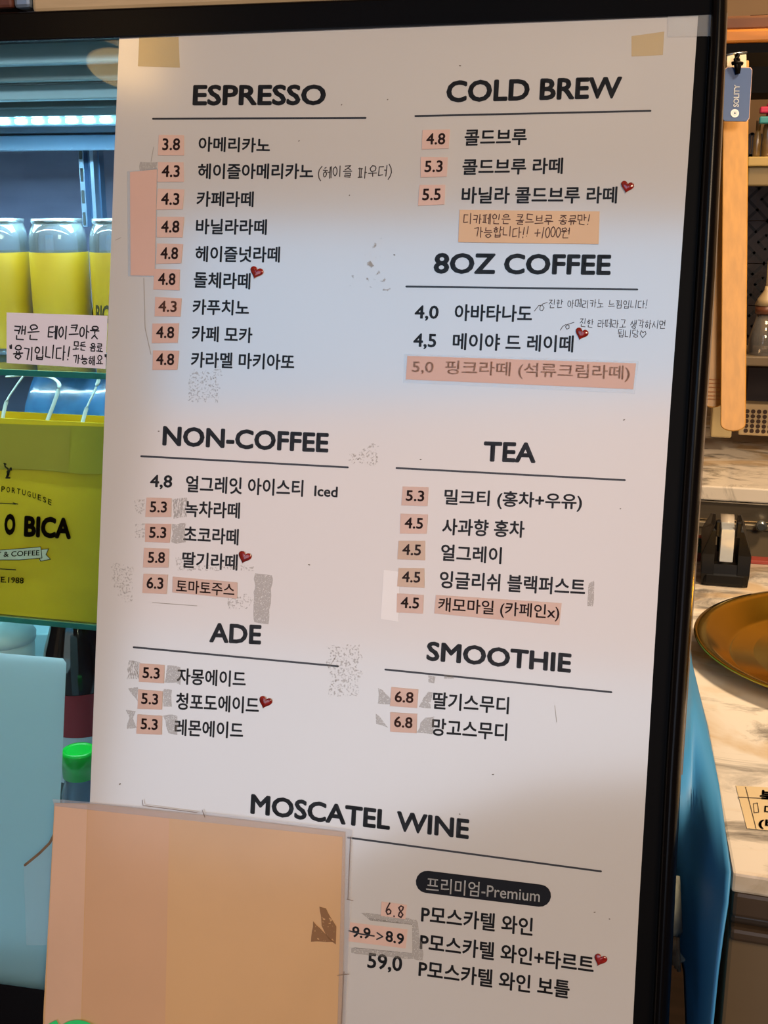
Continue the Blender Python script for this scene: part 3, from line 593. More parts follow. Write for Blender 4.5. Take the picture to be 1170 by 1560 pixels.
# yellow paper bag
bag = empty('paper_bag', 'yellow paper carrier bag with dark lettering standing on the lower glass shelf', 'paper bag')
byel = mat('yellow_bag_paper', (244, 200, 22), .5, var=.06, scale=5); yin = mat('bag_inside', (225, 240, 120), .6)
YBG = YB2 + .008
zb0 = 1.45 - S2 + .0005; ztop = V(80, 641, YBG)[2]; xr = V(215, 800, YBG)[0]; xl = V(-260, 800, YBG)[0]; dpt = .042
v = []
for z in np.linspace(zb0, ztop, 7):
    k = (z - zb0) / (ztop - zb0); yy = YBG + .03 * 0
    v += [(xl, yy, z), (xl * .5 + xr * .5, yy - .002 * math.sin(k * 3.1), z), (xr, yy, z), (xr, yy + dpt, z), (xl, yy + dpt, z)]
f = [(0, 1, 2, 3, 4)]
for i in range(6):
    for k in range(5): f.append((i * 5 + k, i * 5 + (k + 1) % 5, (i + 1) * 5 + (k + 1) % 5, (i + 1) * 5 + k))
b_ = link('bag_body', v, f, byel, bag); sd = b_.modifiers.new('solid', 'SOLIDIFY'); sd.thickness = .0012
Bp = lambda a, b, o=.0008: tuple(V(a, b, YBG - .002 - o))
# folded top band + glued patch
def bquad(name, px, o, m_, par): return link(name, [Bp(x, y, o) for x, y in px], [tuple(range(len(px)))], m_, par)
bquad('top_fold', [(-180, 640), (158, 650), (156, 722), (120, 722), (60, 716), (-180, 712)], .0008, mat('bag_fold', (190, 166, 40), .6, var=.05), bag)
bquad('handle_patch', [(0, 646), (108, 652), (104, 719), (0, 712)], .0012, mat('bag_patch', (186, 158, 46), .6, var=.05), bag)
bq = lambda a, b: Bp(a, b, .0014)
text('bag_text', 'BICA', (36, 818), (108, 822), 33, 0, dk, bag, .05, proj=bq); text('bag_text', 'O', (6, 815), (23, 816), 33, 0, dk, bag, .06, proj=bq);
text('bag_text', 'SINCE.1988', (-28, 886), (36, 889), 9, 0, dk, bag, .015, proj=bq)
for i, ch in enumerate('PORTUGUESE'):
    a = math.radians(-17 + i * 4.9 + 6); cx_, cy_, rr = -8, 878, 133
    x = 2 + i * 7.9; y = 749 + .0052 * (x + 8) ** 2 * .55
    sl = .0057 * (x + 8)
    text('bag_text', ch, (x, y), (x + 5.2, y + 5.2 * sl), 8.5, 0, dk, bag, .012, proj=bq)
def bstroke(name, st_, w_, m_, o=.0014):
    V_, F_ = [], []; ribbon(st_, w_, V_, F_, lambda a, b: Bp(a, b, o)); link(name, V_, F_, m_, bag)
bstroke('bag_line', [[(-30, 765), (24, 768)], [(20, 766), (27, 768)], [(-30, 865), (24, 868)]], 1.4, dk)
bstroke('bird_emblem', [[(7, 707), (8, 711), (12, 714), (13, 720), (10, 726)], [(16, 713), (14, 718), (13, 724)], [(11, 718), (12, 727)], [(9, 728), (15, 728)], [(17, 713), (17, 716)], [(6, 706), (9, 707)]], 2.2, dk)
bquad('banner', [(-60, 838), (0, 838), (40, 835), (62, 833), (64, 850), (30, 853), (0, 853), (-60, 852)], .0016, mat('banner_cream', (226, 220, 190), .6), bag)
bquad('banner', [(62, 838), (74, 836), (70, 845), (77, 852), (60, 855)], .0014, MATS['banner_cream'], bag)
bstroke('banner_outline', [[(-60, 838), (0, 838), (40, 835), (62, 833), (64, 850), (30, 853), (0, 853), (-60, 852)], [(64, 837), (74, 836), (70, 845), (77, 852), (62, 855), (60, 851)]], 1.0, dk, .0018)
text('banner_text', 'T & COFFEE', (-6, 849), (60, 846), 8, 0, dk, bag, .012, proj=lambda a, b: Bp(a, b, .002))
# handles
hm = mat('white_cord', (232, 236, 230), .4)
def smooth(p, m=6):
    p = [np.array(a) for a in p]; p = [2 * p[0] - p[1]] + p + [2 * p[-1] - p[-2]]; out = []
    for i in range(1, len(p) - 2):
        for k in range(m):
            t = k / m; out.append(.5 * (2 * p[i] + (p[i + 1] - p[i - 1]) * t + (2 * p[i - 1] - 5 * p[i] + 4 * p[i + 1] - p[i + 2]) * t * t + (3 * p[i] - p[i - 1] - 3 * p[i + 1] + p[i + 2]) * t ** 3))
    return out + [p[-2]]
def hp(pts, r=.0024):
    pts = smooth(pts)
    tube('handle', pts, r, hm, bag, 8, .5)
Yh = YBG + .004
for q in ([(3, 642), (10, 612), (22, 592), (34, 575), (46, 560)], [(70, 646), (82, 615), (90, 590), (86, 580), (72, 574), (40, 572), (10, 574)], [(124, 650), (132, 622), (143, 598), (152, 575)]):
    hp([V(x, y, Yh + .006 * i) for i, (x, y) in enumerate(q)])
# things behind, inside the bag level
bp = mat('blue_film_pack', (70, 130, 190), .25, coat=1, var=.3, scale=25, bump=.6)
pk = empty('blue_pack', 'glossy blue wrapped pack showing above the yellow bag under the upper shelf', 'package')
v, f = [], []; nx, nz_ = 10, 5; base = V(40, 645, YBG + .17)
for i in range(nx + 1):
    for j in range(nz_ + 1):
        px = 38 + i * 14; py = 662 - j * 16
        q = V(px, py, YBG + .075); yy = q[1] + .006 * abs(math.sin(i * 1.7)) + .006 * j * j * .35; v.append((q[0], yy, q[2] + (.004 * math.sin(i * 2.3) if j == nz_ else 0)))
for i in range(nx):
    for j in range(nz_): a = i * (nz_ + 1) + j; f.append((a, a + nz_ + 1, a + nz_ + 2, a + 1))
o = link('wrapper', v, f, bp, pk, smooth=True); sd = o.modifiers.new('s', 'SOLIDIFY'); sd.thickness = .03; sd.offset = 1
# dark bottle with red label
bt = empty('dark_bottle', 'dark glass bottle with red and white label under the lower shelf beside the grey card', 'bottle')
bx, by = V(118, 1050, 1.26)[0], 1.27; z0 = 1.45 - .76; hh = V(118, 905, 1.27)[2] - z0
rb = .046; zr0 = V(118, 1132, 1.22)[2] - z0; zr1 = V(118, 1064, 1.22)[2] - z0; zw = V(118, 1128, 1.22)[2] - z0
cola = mat('dark_bottle_glass', (22, 20, 34), .08, coat=1, var=.3, scale=18)
Mt = Matrix.Rotation(math.radians(-9), 4, 'Y')
lathe('bottle_glass', [(rb * .9, 0), (rb, .006), (rb, zr1 + .02), (rb * .9, zr1 + .045), (rb * .62, zr1 + .085), (rb * .4, hh - .01), (rb * .38, hh)], (bx, by, z0 + .004), cola, bt)
lathe('red_label', [(rb + .0005, zw - .0), (rb + .0008, zr1)], (bx, by, z0), mat('red_label_print', (170, 40, 52), .5, var=.1), bt, cap=False)
lathe('white_label', [(rb + .0006, zr0 - .06), (rb + .0007, zw)], (bx, by, z0), mat('white_label_print', (214, 218, 226), .5), bt, cap=False)
# small jar with green cap
jr = empty('small_jar', 'small clear jar with a bright green screw cap in front of the dark bottle', 'jar')
YJ = 1.10; jx = V(121, 1160, YJ)[0] ; zc = V(121, 1141, YJ)[2]; zc0 = V(121, 1180, YJ)[2]; rc = .0192; z0 = 1.45 - .76
jr_r = .022
lathe('jar_glass', [(jr_r * .9, 0), (jr_r, .004), (jr_r, zc0 - z0 - .022), (rc * .9, zc0 - z0 - .004), (rc * .86, zc0 - z0 + .004)], (jx, YJ, z0), glass('jar_glass', (200, 215, 230), rough=.05, refl=2, body=.45, bodycol=(150, 170, 200)), jr)
grn = mat('green_cap', (10, 190, 60), .3, coat=.5, var=.05)
lathe('cap', [(rc, zc0 - z0), (rc, zc - z0 - .004), (rc * .93, zc - z0 - .0005), (rc * .8, zc - z0), (rc * .74, zc - z0 - .001), (rc * .7, zc - z0 - .0012)], (jx, YJ, z0), grn, jr)
# white round tubs at the far left under the shelf
tb = empty('white_tub', 'white rounded tub at the left edge just under the lower shelf', 'tub')
x0 = V(-10, 980, 1.3)[0]; z0 = 1.45 - .76
lathe('tub_body', [(.03, 0), (.036, .004), (.042, V(0, 985, 1.3)[2] - z0), (.040, V(0, 985, 1.3)[2] - z0 + .003)], (x0, 1.32, z0), mat('white_plastic', (214, 232, 236), .35), tb)
lathe('tub_lid', [(.044, 0), (.045, .008), (.03, .03), (.02, .033)], (x0, 1.32, V(0, 985, 1.3)[2] + .002), MATS['white_plastic'], tb)
tb2 = lathe('white_cup', [(.026, 0), (.036, .09), (.036, .165), (.034, .168)], (V(38, 980, 1.36)[0], 1.43, z0), mat('white_cup_paper', (196, 222, 236), .4)); tag(tb2, 'white paper cup right of the white tub, behind the grey card', 'cup')
# grey card leaning at the glass
card = slab('grey_card', [(-60, 990), (96, 1003), (101, 1010), (94, 1180), (80, 1400), (76, 1512), (-60, 1495)], -.022, -.018, frosted('frosted_acrylic', (236, 246, 252)))
tag(card, 'frosted grey board standing inside the case at the lower left', 'board')
# on top of the case
zt2 = P(60, 20)[2]
tr = tag(box('wooden_tray', V(40, 5, 1.13)[0], V(720, 5, 1.13)[0], 1.14, 1.40, V(300, 10, 1.14)[2], V(300, -60, 1.14)[2], mat('pale_wood_tray', (206, 176, 134), .5, var=.12, scale=6, stretch=(1, 12, 12)), bevel=.004), 'pale wooden box resting along the top of the display case', 'box')
tag(box('steel_tin', V(12, 5, 1.13)[0], V(38, 5, 1.13)[0], 1.14, 1.3, V(30, 13, 1.14)[2], V(30, -50, 1.14)[2], mat('tin_steel', (150, 165, 185), .3, metal=.6), bevel=.004), 'bluish steel tin beside the wooden box on the case top', 'tin')
tag(box('brown_box', V(-60, 5, 1.13)[0], V(10, 5, 1.13)[0], 1.14, 1.3, V(-10, 13, 1.14)[2], V(-10, -50, 1.14)[2], mat('brown_carton', (110, 58, 40), .6, var=.25, scale=40), bevel=.003), 'reddish brown box at the top left corner on the case', 'box')

# ------------------------------------------------------------------ pendant lamps mirrored in the glass
def mirror_point(px, py, dist):
    p = P(px, py); d = R @ ray(px, py); d = d / np.linalg.norm(d); r = d - 2 * (d @ N) * N; return p + r * dist
shade = mat('woven_lamp_shade', (190, 150, 90), .7, emit=(255, 205, 130), es=3.2, var=.3, scale=90, bump=.5)
for i, (px, py, dd, lab) in enumerate([(186, 34, 2.6, 'nearer woven bowl pendant lamp behind the viewer'), (190, 104, 3.0, 'farther woven bowl pendant lamp behind the viewer')]):
    q = mirror_point(px, py, dd)
    l = empty('pendant_lamp', lab, 'pendant lamp', 'woven pendant lamps')
    rr = .125
    lathe('lamp_shade', [(rr * math.cos(a), -rr * .26 * math.sin(a)) for a in [k * math.pi / 22 for k in range(11)]], q, shade, l, n=36, cap=False)
    lathe('bulb', [(.01, -.03), (.03, -.01), (.035, .02), (.02, .05)], q, emis('warm_bulb', (255, 214, 150), 20), l, n=16)
    tube('cable', [(q[0], q[1], q[2] + .045), (q[0], q[1], 4.1)], .003, black_matte, l, 6)

# ------------------------------------------------------------------ right: front counter
CH = .58; zc = 1.45 - CH; mb = marble('veined_marble')
ctr = empty('service_counter', 'marble topped service counter with dark brown moulded front, right of the display case', 'counter')
A = H(1116, 1329, CH); B = H(1076, 1108, CH); Cc_ = H(1050, 1015, CH)
top = [(A[0], A[1]), (B[0], B[1]), (Cc_[0], Cc_[1]), (.034, 1.94), (1.3, 1.99), (1.3, A[1] - .045 * 1.2)]
v, f = prism([(x, y, zc - .02) for x, y in top], [(x, y, zc) for x, y in top]); o = link('worktop', v, f, mb, ctr); fix(o); bev(o, .003)
brown = mat('dark_brown_moulding', (74, 58, 44), .4, var=.12, scale=12); brown2 = mat('brown_counter_front', (112, 92, 68), .5, var=.05)
ang = math.atan2(-.045 * 1.2, 1.3 - A[0])
def front(name, dy, z0, z1, m_, x0=A[0] + .002, bv=.004):
    a = (x0, A[1] + dy); b = (1.3, A[1] - .054 + dy)
    q = [(a[0], a[1]), (b[0], b[1]), (1.3, 1.9), (a[0] + .012, 1.5)]
    v, f = prism([(x, y, z0) for x, y in q], [(x, y, z1) for x, y in q]); o = link(name, v, f, m_, ctr); fix(o); bev(o, bv)
front('moulding', .002, zc - .046, zc - .0205, brown); front('moulding', .010, zc - .058, zc - .0465, mat('moulding_dark', (52, 42, 34), .4)); front('moulding', .004, zc - .072, zc - .0585, brown)
front('front_panel', .016, 0.02, zc - .0725, brown2)
# paper label on the marble
lb = link('counter_label', [H(x, y, CH - .0008) for x, y in [(1121, 1197), (1260, 1204), (1290, 1276), (1138, 1262)]] + [H(x, y, CH - .0002) for x, y in [(1121, 1197), (1260, 1204), (1290, 1276), (1138, 1262)]], [(0, 1, 2, 3), (7, 6, 5, 4), (0, 4, 5, 1), (1, 5, 6, 2), (2, 6, 7, 3), (3, 7, 4, 0)], mat('cream_label', (222, 200, 160), .4, coat=.4, var=.03))
tag(lb, 'cream paper label with black lettering stuck on the marble counter edge', 'label')
hj = lambda a, b: H(a, b, CH - .0014)
text('label_text', '북', (1157, 1221), (1180, 1223), 18, 0, ink, lb, .03, proj=hj); text('label_text', '다', (1164, 1240), (1184, 1242), 14, 0, ink, lb, .01, proj=hj); text('label_text', '(비', (1155, 1262), (1186, 1265), 16, 0, ink, lb, .03, proj=hj)
V_, F_ = [], []; ribbon([[(1148, 1224), (1154, 1223), (1156, 1237), (1149, 1238), (1148, 1224)], [(1124, 1214), (1200, 1218)], [(1136, 1199), (1152, 1262)]], .9, V_, F_, hj); link('label_lines', V_, F_, ink_soft, lb)

# gold tray
gold = mat('polished_brass', (242, 198, 66), .15, metal=1, var=.08, scale=6)
tc_ = (.2572, 1.528, zc); RT = .2216
ty = empty('round_tray', 'polished brass round tray with a raised rim on the marble counter', 'tray')
lathe('tray_dish', [(.172, .0), (.174, .0008), (.205, .021), (.2205, .0235), (RT, .0225), (.2208, .0212), (.206, .0185), (.176, -.0)][::-1] if 0 else
      [(0.001, .001), (.172, .001), (.178, .0035), (.2045, .0235), (.2165, .026), (RT, .0255), (.2205, .024), (.206, .0215), (.180, .0012), (.001, .0002)], tc_, gold, ty, n=96, cap=False)
# tape dispenser
td = empty('tape_dispenser', 'black plastic desktop tape dispenser with a clear roll at the back of the marble counter', 'tape dispenser')
q = H(1103, 893, CH); dx, dy, dz = q[0], q[1], zc
blk = mat('black_plastic', (8, 8, 10), .4, var=.1, spec=.3)
def wall(s):
    prof = [(0, 0), (.14, 0), (.15, .02), (.145, .05), (.11, .085), (.08, .092), (.05, .085), (.02, .09), (.004, .098), (-.004, .088), (-.002, .05), (-.006, .02)]
    # (y, z); thickness bulges at mid height
    a = [(dx + s * .017, dy + y, dz + z) for y, z in prof]; b = [(dx + s * (.037 - .015 * ((z - .04) / .05) ** 1.5 if z > .04 else .034 + .003 * z / .04), dy + y, dz + z) for y, z in prof]
    v, f = prism(a, b); o = link('side_wall', v, f, blk, td); fix(o); bev(o, .008, 4)
wall(-1); wall(1)
box('base', dx - .033, dx + .033, dy - .006, dy + .148, dz, dz + .024, blk, td, .006)
v, f = prism([(dx - .018, dy + y, dz + z) for y, z in [(-.005, .02), (.03, .02), (.03, .03), (-.002, .035)]], [(dx + .018, dy + y, dz + z) for y, z in [(-.005, .02), (.03, .02), (.03, .03), (-.002, .035)]]); fix(link('front_lip', v, f, blk, td))
Mx = Matrix.Rotation(math.pi / 2, 4, 'Y')
lathe('tape_roll', [(.018, -.010), (.042, -.010), (.042, .010), (.018, .010)], (dx, dy + .06, dz + .055), mat('tape_roll', (214, 205, 190), .25, coat=.6, var=.04), td, M=Mx, cap=False)
lathe('roll_core', [(.010, -.0125), (.018, -.0125), (.018, .0125), (.010, .0125)], (dx, dy + .06, dz + .055), blk, td, M=Mx)
box('tape_strip', dx - .0095, dx + .0095, dy - .002, dy + .05, dz + .090, dz + .0906, mat('tape_strip', (200, 210, 220), .2, coat=1), td)
box('tape_tail', dx - .0095, dx + .0095, dy - .0035, dy - .0025, dz + .04, dz + .090, MATS['tape_strip'], td)
for s in (-1, 1): box('prong', dx + s * .015 - .004, dx + s * .015 + .004, dy - .004, dy + .008, dz + .078, dz + .103, blk, td, .002)
# red strip and coloured scrap at the back of the counter
tag(box('red_edge_strip', V(1128, 846, 1.93)[0], 1.0, 1.93, 1.955, zc, zc + .006, mat('red_strip', (188, 84, 74), .4), bevel=.001), 'thin red strip lying along the far edge of the marble counter', 'strip')
sp = box('snack_packet', V(1052, 830, 1.92)[0], V(1076, 830, 1.92)[0], 1.92, 1.935, zc, zc + .042, mat('green_red_packet', (150, 60, 40), .4), bevel=.003); tag(sp, 'small green and red packet with yellow lettering behind the tape dispenser', 'packet')
box('packet_band', V(1052, 830, 1.918)[0], V(1076, 830, 1.918)[0], 1.9188, 1.9198, zc + .016, zc + .04, mat('packet_green', (52, 78, 30), .4), sp)
text('packet_text', 'MU', (1057, 833), (1073, 831), 9, 0, mat('packet_yellow', (200, 196, 30), .5), sp, .02, proj=lambda a, b: V(a, b, 1.9182))

# ------------------------------------------------------------------ blue sheet and newspaper roll beside the case
rows = [(960, 1040, 1047, 1.56), (1010, 1040, 1052, 1.46), (1060, 1034, 1064, 1.37), (1108, 1028, 1076, 1.30), (1200, 1020, 1095, 1.17), (1270, 1018, 1106, 1.09), (1329, 1018, 1114, 1.03), (1375, 1024, 1110, 1.01), (1420, 1030, 1103, 1.00), (1480, 1044, 1095, 1.00), (1560, 1047, 1087, 1.00), (1700, 1046, 1080, 1.0)]
v, f = [], []; K = 14
for (y, xl_, xr_, dr) in rows:
    for k in range(K + 1):
        t = k / K; dep = 1.20 + (dr - 1.20) * t if dr < 1.2 else 1.2 + (dr - 1.2) * t
        dep += .012 * math.sin(t * 7 + y * .004) * math.sin(math.pi * t)
        v.append(C(xl_ + (xr_ - xl_) * t, y, dep))
for i in range(len(rows) - 1):
    for k in range(K): a = i * (K + 1) + k; f.append((a, a + 1, a + K + 2, a + K + 1))
o = link('blue_sheet', v, f, mat('blue_plastic_sheet', (62, 142, 200), .5, coat=0, var=.06, scale=4), smooth=True); sd = o.modifiers.new('s', 'SOLIDIFY'); sd.thickness = .002
tag(o, 'sheet of blue plastic hanging between the display case and the marble counter', 'plastic sheet')
roll = empty('paper_roll', 'rolled grey printed paper tucked upright between the case and the blue sheet', 'paper roll')
p0, p1 = C(1022, 1335, 1.13), C(1026, 1420, 1.11); ax = Vector(p1 - p0); p2 = C(1030, 1462, 1.11)
tube('roll_outer', [p0, p1, p2], .0085, mat('newsprint', (150, 158, 150), .7, var=.25, scale=60), roll, 16)
for k in range(3): tube('roll_layer', [Vector(p1) + Vector((.002 * k, -.007 - .0003 * k, 0)), Vector(p2) + Vector((.0025 * k - .002, -.0088, -.003 * k))], .0018, mat('newsprint_edge', (120, 104, 80), .7, var=.3, scale=90), roll, 8)

# ------------------------------------------------------------------ hanging wooden sticks + card
def stick(px, label, dep, name):
    """px: left x, right x top/bottom and y top/bottom"""
    (xa, xb, y0), (xc, xd, y1) = px
    cx0, cx1 = (xc + xd) / 2, 0; r = (xd - xc) / 2; pts = [(xa, y0), (xb, y0), (xd, y1 - r * .55)]
    pts += [((xc + xd) / 2 + r * math.cos(a), y1 - r * .55 + r * .55 * math.sin(a) * 1.0) for a in [k * math.pi / 12 for k in range(1, 12)]] + [(xc, y1 - r * .55)]
    v, f = prism([C(x, y, dep) for x, y in pts], [C(x, y, dep + .006) for x, y in pts]); o = link(name, v, f, wood); fix(o); bev(o, .0012); tag(o, label[0], label[1]); return o
wood = mat('golden_beech', (186, 134, 58), .42, var=.09, scale=10, stretch=(14, 14, .5))
st2 = stick(((1093, 1118, 92), (1072, 1100, 621)), ('pale wooden stick with engraved rings near its rounded tip, hanging behind the other', 'wooden stick'), 1.435, 'wooden_stick')
for y in (577, 583, 589, 596, 602, 607):
    q = [C(1074, y, 1.4342), C(1097, y + .5, 1.4342), C(1097, y + 2, 1.4342), C(1074, y + 1.5, 1.4342)]; link('groove_ring', q, [(0, 1, 2, 3)], mat('groove_shade', (176, 112, 52), .6), st2)  # engraved grooves as flat strips, their shade put into the colour
st1 = stick(((1102, 1141, 92), (1097.5, 1136, 657)), ('long golden wooden stick with a rounded end hanging behind the blue card', 'wooden stick'), 1.42, 'wooden_stick')
vv_ = empty('hanging_clip', 'pair of steel clips holding the wooden sticks under the shelf', 'clip')
for a, b in ((1107, 1119), (1126, 1137)):
    v, f = prism([C(x, y, 1.400) for x, y in [(a, 84), (b, 82), (b, 103), (a, 105)]], [C(x, y, 1.418) for x, y in [(a, 84), (b, 82), (b, 103), (a, 105)]]); o = link('clip_body', v, f, mat('pale_clip', (220, 204, 172), .4, var=.1), vv_); fix(o); bev(o, .001)
tube('clip_bar', [C(1106, 84, 1.40), C(1121, 81, 1.40), C(1138, 80, 1.40)], .0012, lidm, vv_, 8)
cardp = [(1105, 106), (1108, 103), (1143, 103.5), (1145.5, 107), (1141, 180), (1137, 184.5), (1104, 184), (1101, 181)]
kc = empty('key_card', 'dark blue plastic card with silver logo and lettering tied with black cord over the sticks', 'card')
for nm, grow, d0, d1, mm in (('card_body', 0, 1.392, 1.3935, mat('navy_plastic', (44, 76, 128), .35, coat=.5)), ('card_edge', 1.2, 1.3936, 1.3945, mat('pinkish_card_edge', (200, 160, 140), .4))):
    cc = np.mean(cardp, 0); pp = [tuple(np.array(p) + (np.array(p) - cc) / np.linalg.norm(np.array(p) - cc) * grow) for p in cardp]
    v, f = prism([C(x, y, d0) for x, y in pp], [C(x, y, d1) for x, y in pp]); o = link(nm, v, f, mm, kc); fix(o)
silver = mat('silver_print', (240, 244, 250), .4)
# lettering runs up the card
gv, gf = glyphs('SOLITY'); lo, hi = gv.min(0) - .02, gv.max(0) + .02; V_, F_ = [], []
for ddx, ddy in SH8:
    b = len(V_)
    for x, y in gv:
        s = (x + ddx * .02 - lo[0]) / (hi[0] - lo[0]); t = (y + ddy * .02 - lo[1]) / (hi[1] - lo[1])
        V_.append(C(1125 - 8.5 * (t) + 8.5 * 0 + 0 if 0 else 1117 + 8.5 * (1 - t) + s * 1.5, 163 - s * 34, 1.3915))
    F_ += [tuple(i + b for i in q) for q in gf]
link('card_text', V_, F_, silver, kc)
V_, F_ = [], []; ribbon([[(1119.5 + 5.6 * r_ * math.cos(a), 172.5 + 5.6 * r_ * math.sin(a)) for a in [k * math.pi / 8 for k in range(17)]] for r_ in (1, .72, .4)], 1.6, V_, F_, lambda a, b: C(a, b, 1.3915)); link('card_logo', V_, F_, silver, kc)
tube('cord', [C(1124, 112, 1.390), C(1122, 100, 1.388), C(1121, 90, 1.388), C(1124, 84, 1.39)], .0028, black_matte, kc, 8)
tube('cord', [C(1115, 97, 1.389), C(1122, 95, 1.386), C(1131, 97, 1.389)], .0022, black_matte, kc, 8)
tube('cord', [C(1125, 112, 1.390), C(1127, 101, 1.388), C(1125, 90, 1.388)], .0018, black_matte, kc, 8)
# shelf the sticks hang from
sh = empty('wooden_wall_shelf', 'orange brown wooden shelf high above the marble counter at the top right', 'shelf')
sy0 = V(1130, 22, 1.60)[2]; sy1 = V(1130, 65, 1.60)[2]
box('shelf_board', V(1104, 40, 1.60)[0] - .01, 1.2, 1.60, 1.78, sy1, V(1130, 44, 1.60)[2], mat('orange_wood', (206, 132, 52), .4, var=.15, scale=9, stretch=(1, 12, 12)), sh, .003)
box('shelf_rail', V(1104, 40, 1.60)[0] - .01, 1.2, 1.61, 1.77, V(1130, 44, 1.60)[2], sy0, mat('brown_wood', (120, 74, 40), .5, var=.2), sh, .003)
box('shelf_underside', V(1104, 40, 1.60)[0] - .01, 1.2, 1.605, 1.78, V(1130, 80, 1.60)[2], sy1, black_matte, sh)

# ------------------------------------------------------------------ far kitchen side
rear = empty('rear_worktop', 'grey veined marble rear worktop over a steel undercounter fridge', 'worktop')
Yr = 2.46
box('worktop_slab', -.2, 2.2, Yr, 3.28, zc - .03, zc, mb, rear, .003)
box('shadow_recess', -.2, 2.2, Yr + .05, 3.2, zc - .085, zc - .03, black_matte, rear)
stl = mat('fridge_steel', (150, 138, 120), .3, metal=.8, var=.1, stretch=(1, 10, 10)); zf = lambda y: V(1110, y, Yr)[2]
box('fridge_panel', -.2, 2.2, Yr + .01, 3.2, zf(796), zf(766), stl, rear, .003); box('fridge_rail', -.2, 2.2, Yr, 3.2, zf(806), zf(797), mat('bright_rail', (190, 176, 150), .25, metal=.8), rear, .002)
box('fridge_door', -.2, 2.2, Yr + .012, 3.2, .05, zf(807), mat('fridge_door_steel', (140, 126, 104), .4, metal=.5), rear, .003)
q = V(1160, 803, Yr - .02); lathe('fridge_knob', [(.004, 0), (.010, .004), (.012, .014), (.007, .02)], (q[0], Yr, q[2]), lidm, rear, M=Matrix.Rotation(math.pi / 2, 4, 'X'), n=20)
# pale box and perforated box
tag(vbox('cream_box', 1084, 619, 1116, 667, 2.80, .12, mat('cream_carton', (196, 176, 130), .5), bevel=.004), 'small plain cream box on the rear worktop below the wooden sticks', 'box')
pb = empty('perforated_box', 'cream metal box with rows of round holes on the rear worktop', 'box')
vbox('box_body', 1126, 617, 1260, 666, 2.82, .14, mat('cream_metal', (206, 182, 140), .45), pb, .004)
hole = None; q0 = V(1138.5, 626.5, 2.819); q1 = V(1146.9, 634.3, 2.819); sx_, sz_ = q1[0] - q0[0], q0[2] - q1[2]
for i in range(11):
    for j in range(5):
        if hole is None:
            hole = lathe('hole', [(.0046, 0), (.0050, .001), (.0050, .002)], (0, 0, 0), mat('hole_dark', (60, 36, 22), .6), pb, M=Matrix.Rotation(math.pi / 2, 4, 'X'), n=10); h2 = hole
        else: h2 = hole.copy(); COL.objects.link(h2); h2.parent = pb
        h2.location = (q0[0] + i * sx_, 2.8205, q0[2] - j * sz_)
# dark box above it
tag(vbox('dark_machine', 1136, 560, 1300, 617, 2.86, .2, mat('dark_brown_casing', (34, 18, 14), .35), bevel=.004), 'dark brown machine casing on top of the perforated box', 'machine')
# shelf + tins + tiles behind
ws = empty('metal_wall_shelf', 'cream metal shelf on the rear wall carrying small bright bottles', 'shelf')
Ys = 2.75
vbox('shelf_front', 1139, 238, 1330, 253, Ys, .3, mat('bright_cream_metal', (206, 178, 110), .3), ws, .003)
vbox('shelf_panel', 1139, 254, 1330, 283, Ys + .01, .25, mat('cream_panel', (150, 132, 94), .5), ws, .003)
vbox('interior_shade', 1139, 20, 1330, 140, Ys + .05, .2, black_matte, ws)  # solid black block, the shelf interior's shade put into its colour
for (x0, x1, y0, col, lab, nm) in [(1146, 1158, 185, (120, 96, 60), 'olive brown small jar on the metal wall shelf', 'small_jar'), (1159, 1176, 160, (206, 40, 84), 'small bottle with a pink band on the metal wall shelf', 'small_bottle'), (1177, 1192, 170, (80, 170, 170), 'teal capped bottle on the metal wall shelf', 'small_bottle')]:
    t = empty(nm, lab, 'bottle'); a = V(x0, 237, Ys + .05); b = V(x1, 237, Ys + .05); zt_ = V(x0, y0, Ys + .05)[2]; r = (b[0] - a[0]) / 2; zz = V(x0, 238, Ys)[2]; h = zt_ - zz
    lathe('bottle_body', [(r * .9, 0), (r, .004), (r, h * .55), (r * .6, h * .7), (r * .55, h * .75)], (a[0] + r, Ys + .05, zz), mat('body_' + str(x0), (150, 120, 70), .3, coat=.6, var=.2, scale=30), t, n=20)
    lathe('bottle_cap', [(r * .62, h * .75), (r * .62, h), (r * .55, h + .002)], (a[0] + r, Ys + .05, zz), mat('cap_' + str(x0), col, .4), t, n=20)
q = V(1165, 190, Ys)
for (x0, y0, y1, col, lab) in [(1158, 162, 172, (214, 46, 92), 'bright pink packet lying on the wall shelf bottles'), (1157, 177, 188, (70, 165, 170), 'teal packet lying below the pink packet')]:
    tag(vbox('small_packet', x0, y0, x0 + 34, y1, Ys - .002, .03, mat('pk' + str(y0), col, .4), bevel=.003), lab, 'packet')
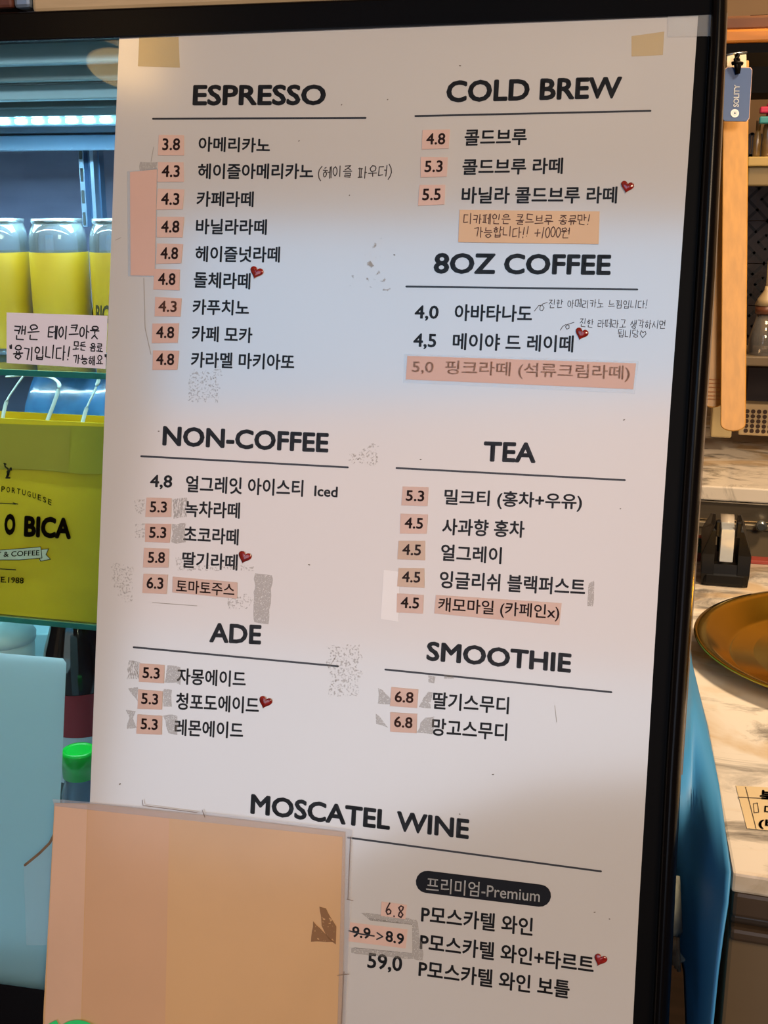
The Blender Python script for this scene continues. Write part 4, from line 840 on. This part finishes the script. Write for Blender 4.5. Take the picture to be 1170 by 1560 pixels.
# patterned tile wall: each tile a part, with four petal motif
tw = empty('wall_back_tiling', None, None, kind='structure'); tw.name = 'wall_back_tiles'
tA = mat('dark_tile', (62, 50, 44), .3, var=.2, scale=30); tB = mat('tile_motif', (18, 14, 13), .4)
Yt = 3.22; z_b = V(1150, 590, Yt)[2]; z_t = V(1150, 275, Yt)[2]; ts = .105; k0 = V(1066, 400, Yt)[0]
nrow = int((z_t - z_b) / ts) + 2
for i in range(5):
    for j in range(nrow):
        x = k0 + i * ts; z = z_b + j * ts
        t = box('tile', x + .001, x + ts - .001, Yt, Yt + .008, z + .001, z + ts - .001, tA, tw)
        V_, F_ = [], []; e = ts * .5; cxx, czz = x + e, z + e
        rib = [[(-e, 0), (0, e), (e, 0), (0, -e), (-e, 0)], [(-e * .35, 0), (0, e * .35), (e * .35, 0), (0, -e * .35), (-e * .35, 0)], [(-e * .5, -e * .5), (-e, -e)], [(e * .5, e * .5), (e, e)], [(-e * .5, e * .5), (-e, e)], [(e * .5, -e * .5), (e, -e)]]
        ribbon([[(cxx + a * .98, czz + b * .98) for a, b in s] for s in rib], .007, V_, F_, lambda a, b: (a, Yt - .0006, b)); link('tile_motif', V_, F_, tB, t)
# glass syphon-like dispenser
gs = empty('glass_dispenser', 'glass bottle dispenser with a white conical top before the patterned tiles', 'dispenser')
cx_ = V(1166, 470, 2.7)[0]; zz = lambda y: V(1166, y, 2.7)[2]; px_m = (V(1167, 470, 2.7)[0] - V(1166, 470, 2.7)[0]); wp_ = mat('cream_plastic', (190, 168, 130), .4)
lathe('spout', [(2.2 * px_m, zz(445)), (2.5 * px_m, zz(405)), (1.6 * px_m, zz(395))], (cx_, 2.7, 0), wp_, gs, n=20)
lathe('cone', [(17 * px_m, zz(465)), (13 * px_m, zz(455)), (4 * px_m, zz(442)), (3 * px_m, zz(436))], (cx_, 2.7, 0), wp_, gs, n=24)
lathe('collar', [(15 * px_m, zz(478)), (16 * px_m, zz(466)), (12 * px_m, zz(465))], (cx_, 2.7, 0), mat('brown_ring', (120, 72, 50), .4), gs, n=24)
lathe('stem', [(5 * px_m, zz(519)), (7 * px_m, zz(480))], (cx_, 2.7, 0), wp_, gs, n=20)
lathe('vessel', [(16 * px_m, zz(552)), (22 * px_m, zz(545)), (22 * px_m, zz(515)), (12 * px_m, zz(478))], (cx_, 2.7, 0), glass('vessel_glass', (190, 180, 165), rough=.05, refl=2.5, body=.1), gs, n=24)
tag(vbox('grey_ledge', 1133, 545, 1300, 560, 2.66, .2, mat('grey_ledge', (110, 96, 76), .4), bevel=.003), 'grey ledge carrying the glass dispenser above the dark machine', 'ledge')
